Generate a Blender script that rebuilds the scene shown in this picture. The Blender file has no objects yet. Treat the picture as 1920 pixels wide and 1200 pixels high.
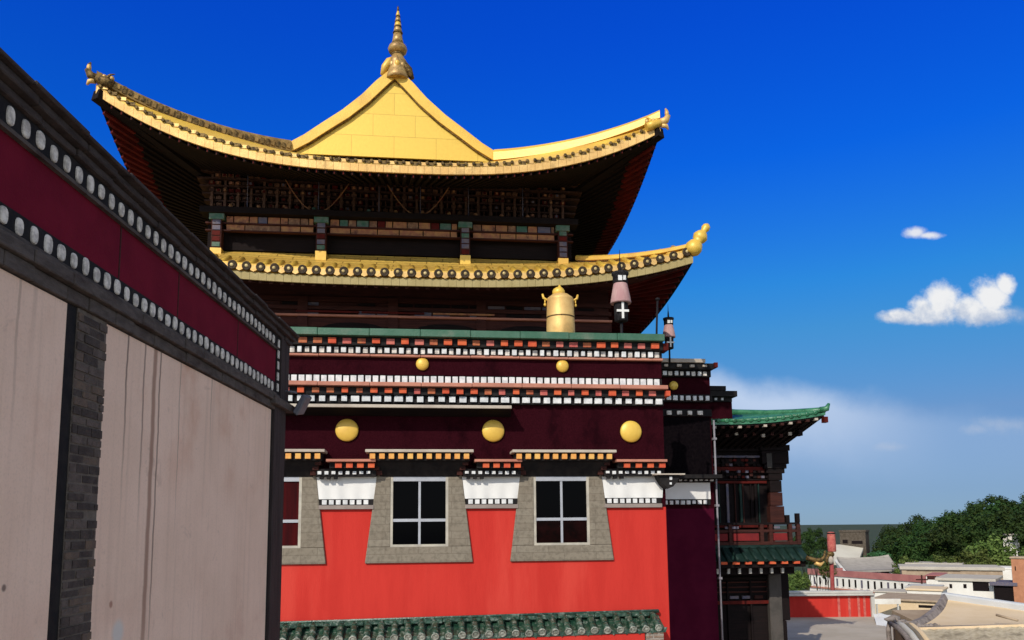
import bpy, math, random
from mathutils import Vector, Matrix, Euler, noise
random.seed(7)
SC = bpy.context.scene
COL = SC.collection
R = math.radians
HC = 4.0                                   # eye height above the courtyard

# ------------------------------------------------------------------ camera
F_PX, PITCH, ROLL = 1500.0, R(7), R(-0.5)
CY = 987 - F_PX * math.tan(PITCH)
cam_d = bpy.data.cameras.new('camera')
cam = bpy.data.objects.new('camera', cam_d); COL.objects.link(cam)
cam_d.sensor_width = 36; cam_d.lens = 36 * F_PX / 1920
cam_d.shift_y = (CY - 600) / 1920
cam_d.clip_start = .1; cam_d.clip_end = 20000
CAM_M = (Euler((math.pi / 2 + PITCH, 0, 0)).to_matrix() @ Matrix.Rotation(ROLL, 3, 'Z'))
cam.rotation_euler = CAM_M.to_euler(); cam.location = (0, 0, HC)
SC.camera = cam

def ray(px, py):
    return CAM_M @ Vector(((px - 960) / F_PX, -(py - CY) / F_PX, -1))
def at(px, py, Y):
    d = ray(px, py); t = Y / d.y
    return Vector((d.x * t, Y, HC + d.z * t))

# ------------------------------------------------------------------ sky, sun
SUN_AZ, SUN_EL = R(204.5), R(33)           # compass azimuth, behind and left of the camera
w = bpy.data.worlds.new('World'); SC.world = w; w.use_nodes = True
SC.view_settings.view_transform = 'Standard'; SC.view_settings.look = 'None'
SC.view_settings.exposure = 0.2; SC.view_settings.gamma = 1

class NT:
    """small helper to wire shader nodes"""
    def __init__(s, tree): s.t = tree; s.n = tree.nodes; s.l = tree.links
    def node(s, typ, **kw):
        nd = s.n.new(typ)
        for k, v in kw.items(): setattr(nd, k, v)
        return nd
    def link(s, a, b): s.l.new(a, b)
    def put(s, sock, v):
        if isinstance(v, (int, float, tuple, list)): sock.default_value = v
        else: s.l.new(v, sock)
    def math(s, op, a, b=None, c=None, clamp=False):
        nd = s.n.new('ShaderNodeMath'); nd.operation = op; nd.use_clamp = clamp
        s.put(nd.inputs[0], a)
        if b is not None: s.put(nd.inputs[1], b)
        if c is not None: s.put(nd.inputs[2], c)
        return nd.outputs[0]
    def smooth(s, v, a, b):
        nd = s.n.new('ShaderNodeMapRange'); nd.interpolation_type = 'SMOOTHSTEP'
        s.put(nd.inputs[0], v); nd.inputs[1].default_value = a; nd.inputs[2].default_value = b
        return nd.outputs[0]
    def mix(s, f, a, b, blend='MIX'):
        nd = s.n.new('ShaderNodeMix'); nd.data_type = 'RGBA'; nd.blend_type = blend; nd.clamp_factor = True
        s.put(nd.inputs[0], f)
        for i, v in ((6, a), (7, b)):
            if isinstance(v, (tuple, list)): v = tuple(v) + (1,) * (4 - len(v))
            s.put(nd.inputs[i], v)
        return nd.outputs[2]
    def noise(s, vec, scale, detail=4, rough=.55, dist=0, dims='3D'):
        nd = s.n.new('ShaderNodeTexNoise'); nd.noise_dimensions = dims
        if vec is not None: s.l.new(vec, nd.inputs['Vector'])
        nd.inputs['Scale'].default_value = scale; nd.inputs['Detail'].default_value = detail
        nd.inputs['Roughness'].default_value = rough; nd.inputs['Distortion'].default_value = dist
        return nd.outputs['Fac']
    def xyz(s, vec):
        nd = s.n.new('ShaderNodeSeparateXYZ'); s.l.new(vec, nd.inputs[0]); return nd.outputs
    def comb(s, x, y, z):
        nd = s.n.new('ShaderNodeCombineXYZ')
        for i, v in enumerate((x, y, z)): s.put(nd.inputs[i], v)
        return nd.outputs[0]

def build_world():
    T = NT(w.node_tree); T.n.clear()
    sky = T.node('ShaderNodeTexSky', sky_type='NISHITA')
    sky.sun_disc = False; sky.sun_elevation = SUN_EL; sky.sun_rotation = SUN_AZ
    sky.altitude = 2600; sky.air_density = 1.0; sky.dust_density = .3; sky.ozone_density = 3.0
    tc = T.node('ShaderNodeTexCoord')
    x, y, z = T.xyz(tc.outputs['Generated'])
    # deep polarised blue opposite the sun: colour balance by elevation, world anchored
    rp = T.node('ShaderNodeValToRGB'); T.link(z, rp.inputs[0]); cr = rp.color_ramp
    for k, (pos, c) in enumerate(SKY_GAIN):
        e = cr.elements[k] if k < 2 else cr.elements.new(pos)
        e.position = pos; e.color = tuple(v * .0967 / SKY_STR for v in c) + (1,)
    front = T.mix(1.0, sky.outputs[0], rp.outputs[0], 'MULTIPLY')
    hs = T.node('ShaderNodeHueSaturation'); hs.inputs['Saturation'].default_value = .5; hs.inputs['Value'].default_value = 1.15; T.link(sky.outputs[0], hs.inputs['Color'])
    base = T.mix(T.smooth(y, .42, .68), hs.outputs[0], front)
    # clouds live at infinity: direction projected on the plane y = 1
    yy = T.math('MAXIMUM', y, .05)
    a = T.math('DIVIDE', x, yy); b = T.math('DIVIDE', z, yy)
    P = T.comb(a, b, 0.0)
    n1 = T.noise(P, 34, 7, .62); n2 = T.noise(P, 9, 6, .6); n3 = T.noise(P, 90, 4, .6)
    fwd = T.smooth(y, .05, .15)
    def blob(px, py, rx, ry):
        d = ray(px, py); u, v = d.x / d.y, d.z / d.y
        p = T.math('POWER', T.math('DIVIDE', T.math('SUBTRACT', a, u), rx / F_PX), 2)
        q = T.math('POWER', T.math('DIVIDE', T.math('SUBTRACT', b, v), ry / F_PX), 2)
        return T.math('SUBTRACT', 1.0, T.math('SQRT', T.math('ADD', p, q)))
    def union(bl):
        f = blob(*bl[0])
        for q in bl[1:]: f = T.math('MAXIMUM', f, blob(*q))
        return f
    wob = T.math('ADD', T.math('MULTIPLY', T.math('SUBTRACT', n1, .5), 1.3), T.math('MULTIPLY', T.math('SUBTRACT', n3, .5), .5))
    cum = union([(1768, 568, 50, 58), (1735, 582, 44, 36), (1690, 594, 62, 20), (1815, 580, 60, 38), (1858, 556, 48, 48), (1884, 534, 28, 30), (1840, 592, 80, 28), (1740, 594, 70, 22)])
    cum = T.smooth(T.math('ADD', cum, T.math('MULTIPLY', wob, .72)), .06, .66)
    small = union([(1717, 436, 30, 16), (1742, 441, 38, 10)])
    small = T.smooth(T.math('ADD', small, T.math('MULTIPLY', wob, .9)), .05, .9)
    wisp = union([(1900, 590, 70, 26), (1890, 795, 90, 26), (1670, 838, 50, 14), (1830, 805, 40, 16)])
    wisp = T.math('MULTIPLY', T.smooth(T.math('ADD', wisp, wob), .1, 1.1), .45)
    # thin bank low in the sky, thickest behind the pavilion roof
    d0 = ray(1330, 690); d1 = ray(1900, 775)
    u0, v0, u1, v1 = d0.x / d0.y, d0.z / d0.y, d1.x / d1.y, d1.z / d1.y
    edge = T.math('MULTIPLY_ADD', a, (v1 - v0) / (u1 - u0), v0 - u0 * (v1 - v0) / (u1 - u0))
    edge = T.math('ADD', edge, T.math('MULTIPLY', T.math('SUBTRACT', n2, .5), .05))
    dep = T.math('SUBTRACT', edge, b)                       # depth under the bank's upper edge
    top = T.smooth(dep, -.008, .032)
    fall = T.math('SUBTRACT', 1.0, T.smooth(dep, .03, .13))
    thick = T.math('SUBTRACT', 1.0, T.smooth(T.math('ABSOLUTE', T.math('SUBTRACT', a, .31)), .02, .26))
    bank = T.math('MULTIPLY', top, T.math('MULTIPLY_ADD', T.math('MULTIPLY', fall, thick), .64, .2))
    low = T.math('MULTIPLY', T.math('SUBTRACT', 1.0, T.smooth(b, -.02, .12)), .35)
    c_bank = (BANK[0], BANK[1], BANK[2], 1)
    col = T.mix(T.math('MULTIPLY', bank, fwd), base, c_bank)
    # lit tops, grey undersides of the cumulus
    n4 = T.noise(P, 60, 5, .6)
    sh = T.smooth(T.math('ADD', b, T.math('ADD', T.math('MULTIPLY', T.math('SUBTRACT', n1, .5), .06), T.math('MULTIPLY', T.math('SUBTRACT', n4, .5), .05))), (987 - 618) / F_PX, (987 - 560) / F_PX)
    c_cum = T.mix(sh, CLOUD_D, CLOUD_L)
    col = T.mix(T.math('MULTIPLY', wisp, fwd), col, CLOUD_D)
    col = T.mix(T.math('MULTIPLY', T.math('MULTIPLY', cum, .97), fwd), col, c_cum)
    col = T.mix(T.math('MULTIPLY', T.math('MULTIPLY', small, .85), fwd), col, CLOUD_L)
    bg = T.node('ShaderNodeBackground'); bg.inputs['Strength'].default_value = SKY_STR
    T.link(col, bg.inputs['Color'])
    out = T.node('ShaderNodeOutputWorld'); T.link(bg.outputs[0], out.inputs[0])
SKY_STR = .15
SKY_GAIN = [(0.0, (.15, .25, .42)), (.60, (.015, .50, 2.3)), (.038, (.19, .29, .45)), (.125, (.40, .50, .62)), (.225, (.26, .74, .95)), (.28, (.15, .80, 1.24)), (.416, (.03, .62, 1.9)), (.54, (.02, .52, 2.2))]
CLOUD_L, CLOUD_D, BANK = [tuple(v * .967 / SKY_STR for v in c) for c in ((.80, .80, .80), (.42, .49, .62), (.51, .61, .78))]
build_world()

sun_d = bpy.data.lights.new('sun', 'SUN'); sun_d.energy = 3.0; sun_d.angle = R(.53); sun_d.color = (1, .93, .82)
sun = bpy.data.objects.new('sun', sun_d); COL.objects.link(sun)
sdir = Vector((math.sin(SUN_AZ) * math.cos(SUN_EL), math.cos(SUN_AZ) * math.cos(SUN_EL), math.sin(SUN_EL)))
sun.rotation_euler = sdir.to_track_quat('Z', 'Y').to_euler(); sun.location = (-20, -40, 40)

# ------------------------------------------------------------------ materials
MATS = {}
def mat(name, c1, c2=None, rough=.75, metal=0, nscale=3.0, bump=0.0, bscale=30.0, stretch=(1, 1, 1), lo=.35, hi=.65, spec=.12, c3=None, n3=.8):
    if name in MATS: return MATS[name]
    m = bpy.data.materials.new(name); m.use_nodes = True; T = NT(m.node_tree)
    b = T.n['Principled BSDF']; b.inputs['Roughness'].default_value = rough; b.inputs['Metallic'].default_value = metal
    b.inputs['Specular IOR Level'].default_value = spec
    tc = T.node('ShaderNodeTexCoord'); mp = T.node('ShaderNodeMapping'); mp.inputs['Scale'].default_value = stretch
    T.link(tc.outputs['Object'], mp.inputs[0]); v = mp.outputs[0]
    col = tuple(c1) + (1,)
    if c2 is not None:
        col = T.mix(T.smooth(T.noise(v, nscale, 6, .62), lo, hi), c1, c2)
    if c3 is not None:
        col = T.mix(T.smooth(T.noise(v, n3, 5, .65), .5, .7), col, c3)
    T.put(b.inputs['Base Color'], col)
    if bump:
        bn = T.node('ShaderNodeBump'); bn.inputs['Strength'].default_value = bump; bn.inputs['Distance'].default_value = .02
        T.link(T.noise(v, bscale, 4, .6), bn.inputs['Height']); T.link(bn.outputs[0], b.inputs['Normal'])
    MATS[name] = m
    return m
M = {}
M['gold'] = mat('gold leaf sheet', (.76, .49, .075), (.68, .41, .06), .42, .12, 1.6, .15, 14, spec=.5, c3=(.62, .36, .07))
M['gold_pale'] = mat('pale gilded copper', (.78, .52, .20), (.66, .40, .14), .5, .3, 3, .2, 20, c3=(.5, .32, .12), n3=2.5)
M['gold_dull'] = mat('weathered gilding', (.42, .31, .13), (.58, .46, .22), .6, .25, 3, .2, 20)
M['gold_fascia'] = mat('dull grey gilded board', (.34, .265, .115), (.40, .32, .15), .6, .1, 2.5, .2, 20)
M['fin'] = mat('bronzed gilding', (.36, .21, .07), (.52, .34, .12), .42, .35, 7, .3, 20, spec=.5, c3=(.14, .08, .03), n3=5)
M['cap_dark'] = mat('dark patterned tile end', (.022, .014, .008), (.07, .042, .018), .6, .1, 26, .6, 50, spec=.3)
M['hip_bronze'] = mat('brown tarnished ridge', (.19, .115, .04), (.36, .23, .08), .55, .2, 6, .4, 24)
M['bronze'] = mat('dark tarnished bronze', (.05, .035, .018), (.22, .14, .05), .55, .4, 14, .5, 30)
M['penbe'] = mat('maroon twig frieze', (.024, .003, .006), (.036, .005, .009), .95, 0, 55, .9, 130, (1, 1, .6), spec=.02, c3=(.013, .002, .004), n3=1.6)
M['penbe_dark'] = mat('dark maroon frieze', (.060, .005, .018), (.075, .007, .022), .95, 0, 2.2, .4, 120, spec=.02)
M['board_maroon'] = mat('maroon painted boards', (.16, .008, .022), (.13, .006, .018), .8, 0, 1.5, .1, 40, spec=.08)
M['red'] = mat('red limewash', (.53, .040, .030), (.485, .034, .026), .9, 0, 1.6, .25, 25, (2.2, 2.2, .35), c3=(.57, .055, .04), n3=.5, spec=.05)
M['white'] = mat('white cloth', (.74, .73, .70), (.69, .68, .65), .9, 0, 1.4, .08, 18)
M['white_dot'] = mat('white painted block', (.74, .74, .72), (.52, .53, .53), .85, 0, 9, .2, 60)
M['grey_dot'] = mat('grey painted bead', (.80, .74, .66), (.42, .38, .34), .9, 0, 13, .2, 60)
M['black'] = mat('black painted board', (.012, .011, .012), (.022, .019, .018), .8, 0, 5, .2, 40)
M['orange'] = mat('orange painted block', (.62, .13, .05), (.52, .08, .04), .8, 0, 5, .2, 60)
M['orange_dim'] = mat('worn orange block', (.46, .16, .07), (.36, .09, .05), .85, 0, 9, .2, 60)
M['yellow'] = mat('yellow painted block', (.72, .42, .12), (.70, .30, .08), .8, 0, 5, .2, 60)
M['salmon'] = mat('salmon ledge', (.50, .22, .15), (.40, .17, .12), .8, 0, 2, .2, 40)
M['palegrey'] = mat('pale painted ledge', (.50, .44, .36), (.40, .34, .28), .8, 0, 2, .2, 40)
M['green_ledge'] = mat('green glazed ledge', (.022, .10, .052), (.045, .125, .075), .5, 0, 3, .3, 30, c3=(.13, .16, .11), n3=1.2, spec=.5)
M['green_tile'] = mat('green glazed tile', (.008, .035, .022), (.03, .08, .05), .3, 0, 9, .5, 30, c3=(.20, .24, .2), n3=12, spec=.6)  # pale flecks paint glints into the glaze colour
M['green_roof'] = mat('bright green glazed tile', (.018, .125, .058), (.05, .20, .10), .35, 0, 5, .4, 30, c3=(.02, .09, .04), n3=4, spec=.5)
M['tile_end'] = mat('grey tile end', (.14, .16, .13), (.40, .42, .36), .4, 0, 20, .5, 50)
M['ledge_grey'] = mat('grey ledge', (.30, .25, .22), (.24, .2, .18), .85, 0, 3, .2, 30)
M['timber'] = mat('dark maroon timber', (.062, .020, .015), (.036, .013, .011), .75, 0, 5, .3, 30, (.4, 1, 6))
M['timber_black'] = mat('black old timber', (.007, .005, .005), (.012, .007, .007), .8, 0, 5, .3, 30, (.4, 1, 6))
M['timber_red'] = mat('red painted rafter', (.10, .009, .006), (.06, .007, .005), .7, 0, 4, .2, 30)
M['carved'] = mat('carved brown timber', (.17, .085, .05), (.09, .045, .03), .7, 0, 12, .4, 40)
M['carved_dark'] = mat('dark carved timber', (.07, .034, .024), (.035, .018, .014), .75, 0, 12, .4, 40)
M['p_blue'] = mat('painted panel blue grey', (.10, .10, .15), (.16, .13, .14), .7, 0, 9, .2, 40)
M['p_pink'] = mat('painted panel ochre', (.40, .20, .08), (.30, .12, .07), .7, 0, 7, .2, 40, c3=(.12, .05, .04), n3=5)
M['p_brown'] = mat('painted panel brown', (.24, .12, .07), (.15, .08, .05), .7, 0, 12, .3, 40, c3=(.36, .22, .12), n3=7)
M['p_green'] = mat('painted panel green', (.05, .13, .09), (.12, .16, .13), .7, 0, 9, .2, 40)
M['skirt_tile'] = mat('green tile with painted shade', (.008, .022, .018), (.014, .034, .028), .5, 0, 6, .4, 30)  # green tile blackened: the skirt roof's shade is in the colour
M['rail_red'] = mat('red balcony panel', (.20, .02, .02), (.15, .018, .02), .8, 0, 5)
M['shade_stone'] = mat('stone pier with painted shade', (.06, .055, .05), (.085, .075, .068), .9, 0, 3, .5, 20)  # stone darkened in colour to stand for the shade on the pavilion
M['glass'] = mat('dark window glass', (.0015, .0015, .002), None, .1, 0, spec=.02)
M['interior'] = mat('dim red interior behind glass', (.010, .002, .002), (.003, .001, .001), .15, 0, 4, spec=.03)
M['curtain'] = mat('red curtain', (.06, .003, .004), (.025, .002, .003), .9, 0, 6, 0, 20, (1, 1, .05))
M['alu'] = mat('pale window frame', (.42, .43, .46), (.36, .37, .40), .5, .2, 4)
M['frame_cream'] = mat('cream window frame', (.48, .44, .36), (.36, .33, .28), .7, 0, 4, .2, 40)
M['stonetrim'] = mat('brown stone course', (.115, .095, .085), (.075, .062, .056), .9, 0, 5, .6, 18, (1, 1, 3), c3=(.05, .035, .032), n3=1.3)
M['coping'] = mat('dark slate coping', (.045, .036, .035), (.075, .060, .056), .85, 0, 4, .6, 16, (1, 1, 4))
M['darkpost'] = mat('dark brown post', (.055, .042, .04), (.035, .026, .026), .8, 0, 3, .3, 30, (3, 3, .3))
M['grey_metal'] = mat('grey metal', (.16, .16, .18), (.13, .13, .15), .45, .3, 6)
M['grey_pipe'] = mat('grey painted pipe', (.26, .25, .27), (.20, .19, .21), .6, .1, 5)
M['pole_black'] = mat('black iron', (.015, .014, .016), None, .6, .2)
M['yak'] = mat('black yak hair', (.014, .013, .015), (.03, .028, .03), .95, 0, 20, .6, 60)
M['wing_shade'] = mat('painted wing shade', (.004, .003, .004), (.007, .005, .006), 1, 0, 20, .6, 60, spec=.0)
M['skirt'] = mat('faded pink cloth', (.48, .31, .29), (.40, .22, .22), .9, 0, 7, .3, 20, (1, 1, .3))
M['flag_red'] = mat('faded red cloth', (.55, .17, .13), (.42, .09, .08), .9, 0, 6, .3, 20)
M['pole_red'] = mat('red painted pole', (.30, .05, .05), (.38, .10, .09), .8, 0, 4)
M['wall_white'] = mat('whitewashed wall', (.80, .77, .70), (.74, .70, .62), .9, 0, .8, .2, 12, c3=(.64, .58, .50), n3=.5)
M['band_red'] = mat('faded red parapet', (.42, .17, .15), (.34, .13, .12), .9, 0, 1, .2, 12)
M['tan'] = mat('tan mud plaster', (.66, .50, .31), (.72, .56, .37), .95, 0, .7, .4, 10, c3=(.58, .44, .29), n3=.35)
M['tan_dark'] = mat('brown mud brick', (.34, .25, .17), (.42, .32, .22), .95, 0, 2, .5, 10)
M['orange_wall'] = mat('orange brick wall', (.48, .22, .12), (.40, .18, .10), .9, 0, 2, .3, 14)
M['roof_grey'] = mat('grey clay roof', (.44, .39, .32), (.50, .45, .37), .9, 0, .8, .4, 10)
M['thatch'] = mat('grey brown tiled slope', (.38, .32, .22), (.50, .43, .31), .95, 0, 7, .9, 14, c3=(.24, .2, .14), n3=2.5)
M['ridge_blue'] = mat('pale blue grey ridge', (.52, .54, .55), (.58, .59, .59), .7, 0, 1.2, .2, 15)
M['ridge_dark'] = mat('weathered grey ridge tile', (.20, .17, .155), (.28, .24, .22), .9, 0, 5, .6, 16, c3=(.09, .075, .07), n3=4)
M['lead'] = mat('grey cement coping', (.54, .52, .47), (.46, .44, .40), .85, 0, 2, .2, 20)
M['paving'] = mat('pale stone paving', (.42, .36, .28), (.48, .415, .33), .95, 0, .9, .4, 8, c3=(.38, .33, .28), n3=.3)
M['earth'] = mat('grass and bare earth', (.034, .052, .030), (.05, .068, .034), .95, 0, .25, .3, 3, c3=(.10, .09, .055), n3=.09)
M['hall_roof'] = mat('weathered clay hall roof', (.30, .27, .235), (.36, .325, .28), .9, 0, 1.5, .5, 12)
M['path'] = mat('pale concrete', (.60, .56, .46), (.54, .50, .41), .95, 0, .4)
M['bark'] = mat('tree bark', (.07, .055, .04), (.11, .09, .07), .95, 0, 4, .4, 12)
def leaf_mat(name, a, b, c):
    m = mat(name, a, b, .7, 0, .7, 0, 10, c3=c, n3=1.7); T = NT(m.node_tree); bs = T.n['Principled BSDF']
    oi = T.node('ShaderNodeObjectInfo'); hv = T.node('ShaderNodeHueSaturation')
    src = bs.inputs['Base Color'].links[0].from_socket
    T.link(src, hv.inputs['Color']); T.link(T.math('MULTIPLY_ADD', oi.outputs['Random'], .6, .7), hv.inputs['Value'])
    T.link(T.math('MULTIPLY_ADD', oi.outputs['Random'], .04, .48), hv.inputs['Hue'])
    T.link(hv.outputs[0], bs.inputs['Base Color'])
    return m
M['leaf_dark'] = leaf_mat('dark green leaves', (.016, .036, .008), (.028, .055, .012), (.055, .078, .016))
M['leaf_light'] = leaf_mat('yellow green leaves', (.07, .105, .022), (.11, .145, .035), (.05, .09, .02))
M['leaf_green'] = leaf_mat('fresh green leaves', (.035, .10, .035), (.06, .14, .05), (.025, .07, .02))

# plaster of the long wall: rain streaks run down from the top, each with its own place and width
def plaster_mat():
    m = bpy.data.materials.new('stained pinkish plaster'); m.use_nodes = True; T = NT(m.node_tree)
    b = T.n['Principled BSDF']; b.inputs['Roughness'].default_value = .92; b.inputs['Specular IOR Level'].default_value = .2
    tc = T.node('ShaderNodeTexCoord'); v = tc.outputs['Object']; x, y, z = T.xyz(v)
    col = T.mix(T.smooth(T.noise(v, .8, 6, .6), .35, .65), (.86, .615, .475), (.80, .565, .43))
    streakv = T.comb(0.0, T.math('MULTIPLY', y, 9.0), T.math('MULTIPLY', z, .22))
    col = T.mix(T.math('MULTIPLY', T.smooth(T.noise(streakv, 1.0, 6, .6), .48, .74), .28), col, (.48, .33, .25))
    warm = T.math('MULTIPLY', T.smooth(T.noise(v, .9, 5, .6), .48, .7), T.smooth(z, 3.6, 6.0))
    col = T.mix(T.math('MULTIPLY', warm, .75), col, (.66, .37, .25))
    low = T.math('MULTIPLY', T.smooth(T.noise(v, 1.3, 4), .45, .7), T.math('SUBTRACT', 1.0, T.smooth(z, 1.6, 4.2)))
    col = T.mix(T.math('MULTIPLY', low, .7), col, (.62, .37, .27))
    col = T.mix(T.math('MULTIPLY', T.smooth(T.noise(v, 38, 6, .7), .45, .75), .22), col, (.38, .27, .21))
    col = T.mix(T.math('MULTIPLY', T.smooth(T.noise(v, 2.6, 7, .7, 1.2), .60, .68), .30), col, (.46, .32, .25))
    wob = T.math('MULTIPLY', T.math('SUBTRACT', T.noise(T.comb(0.0, 0.0, z), 1.5, 3), .5), .10)
    ys = T.math('ADD', y, wob)
    for y0, wd, zend, st, c in ((9.05, .055, 1.5, .8, (.30, .17, .12)), (9.2, .02, 2.0, .75, (.16, .11, .09)), (8.36, .02, 4.0, .8, (.15, .11, .09)), (8.78, .02, 3.6, .7, (.17, .12, .10)),
                                (9.8, .016, 3.5, .5, (.2, .15, .13)), (10.9, .02, 4.6, .6, (.22, .15, .12)), (12.3, .015, 5.2, .5, (.25, .18, .15)), (6.62, .035, 5.0, .4, (.25, .18, .15)), (6.4, .02, 4.2, .4, (.25, .18, .15))):
        k = T.math('SUBTRACT', 1.0, T.smooth(T.math('ABSOLUTE', T.math('SUBTRACT', ys, y0)), wd * .4, wd * 1.4))
        k = T.math('MULTIPLY', k, T.smooth(z, zend, zend + 1.8))
        col = T.mix(T.math('MULTIPLY', k, st), col, c)
    for y0, z0, r, c, st in ((8.45, 2.95, .17, (.62, .60, .56), .8), (8.27, 3.25, .05, (.30, .12, .08), .7), (6.45, 3.55, .04, (.12, .08, .07), .8), (6.5, 3.0, .03, (.14, .1, .08), .7)):
        q = T.math('SQRT', T.math('ADD', T.math('POWER', T.math('SUBTRACT', ys, y0), 2), T.math('POWER', T.math('SUBTRACT', z, z0), 2)))
        col = T.mix(T.math('MULTIPLY', T.math('SUBTRACT', 1.0, T.smooth(q, r * .4, r)), st), col, c)
    T.put(b.inputs['Base Color'], col)
    bn = T.node('ShaderNodeBump'); bn.inputs['Strength'].default_value = .25; bn.inputs['Distance'].default_value = .02
    T.link(T.noise(v, 22, 5, .65), bn.inputs['Height']); T.link(bn.outputs[0], b.inputs['Normal'])
    return m
M['plaster'] = plaster_mat()

def brick_mat(name, c1, c2, mortar, bw, bh, axes='yz', bump=.8, ms=.02, dirt=.5):
    m = bpy.data.materials.new(name); m.use_nodes = True; T = NT(m.node_tree)
    b = T.n['Principled BSDF']; b.inputs['Roughness'].default_value = .9; b.inputs['Specular IOR Level'].default_value = .2
    tc = T.node('ShaderNodeTexCoord'); o = T.xyz(tc.outputs['Object']); ix = {'x': 0, 'y': 1, 'z': 2}
    vec = T.comb(o[ix[axes[0]]], o[ix[axes[1]]], 0.0)
    br = T.node('ShaderNodeTexBrick'); T.link(vec, br.inputs['Vector'])
    br.inputs['Color1'].default_value = c1 + (1,); br.inputs['Color2'].default_value = c2 + (1,); br.inputs['Mortar'].default_value = mortar + (1,)
    br.inputs['Scale'].default_value = 1; br.inputs['Brick Width'].default_value = bw; br.inputs['Row Height'].default_value = bh
    br.inputs['Mortar Size'].default_value = ms; br.inputs['Mortar Smooth'].default_value = .3
    nz = T.noise(tc.outputs['Object'], 14, 5, .65)
    col = T.mix(T.math('MULTIPLY', T.smooth(nz, .4, .7), dirt), br.outputs['Color'], tuple(k * .45 for k in c1))
    T.link(col, b.inputs['Base Color'])
    bn = T.node('ShaderNodeBump'); bn.inputs['Strength'].default_value = bump; bn.inputs['Distance'].default_value = .03
    h = T.math('SUBTRACT', T.math('MULTIPLY', nz, .7), br.outputs['Fac'])
    T.link(h, bn.inputs['Height']); T.link(bn.outputs[0], b.inputs['Normal'])
    return m
M['mortar'] = mat('sandy mortar', (.17, .14, .115), (.12, .10, .085), .95, 0, 8, .6, 30)
M['brick_a'] = mat('grey brick', (.095, .075, .065), (.14, .11, .095), .9, 0, 9, .8, 30)
M['brick_b'] = mat('dark brick', (.055, .044, .04), (.085, .068, .06), .9, 0, 9, .8, 30)
M['brick_c'] = mat('brown brick', (.16, .115, .085), (.12, .09, .075), .9, 0, 9, .8, 30)
M['greystone'] = brick_mat('grey stone courses', (.21, .178, .135), (.24, .208, .16), (.178, .15, .115), .62, .14, 'xz', .3, .008, .5)
M['brick_red'] = brick_mat('brown brick', (.22, .14, .10), (.28, .2, .15), (.3, .26, .22), .22, .07, 'xz')
M['gold_sheet'] = brick_mat('gold sheet panels', (.72, .49, .085), (.69, .455, .075), (.42, .26, .04), .95, .52, 'xz', .10, .006, .1)
def mk_gold_sheet():
    b = M['gold_sheet'].node_tree.nodes['Principled BSDF']; b.inputs['Metallic'].default_value = .3; b.inputs['Roughness'].default_value = .45
    b.inputs['Specular IOR Level'].default_value = .4
mk_gold_sheet()
M['gold_tile'] = brick_mat('gold roof tiles', (.80, .52, .11), (.68, .40, .08), (.26, .14, .03), .75, .17, 'xy', .5, .012)
M['gold_tile'].node_tree.nodes['Principled BSDF'].inputs['Metallic'].default_value = .3
M['gold_tile'].node_tree.nodes['Principled BSDF'].inputs['Roughness'].default_value = .45
M['paving_brick'] = brick_mat('roof tile courses', (.30, .27, .23), (.36, .32, .27), (.2, .18, .15), .5, .12, 'xy', .5, .015)

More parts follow.
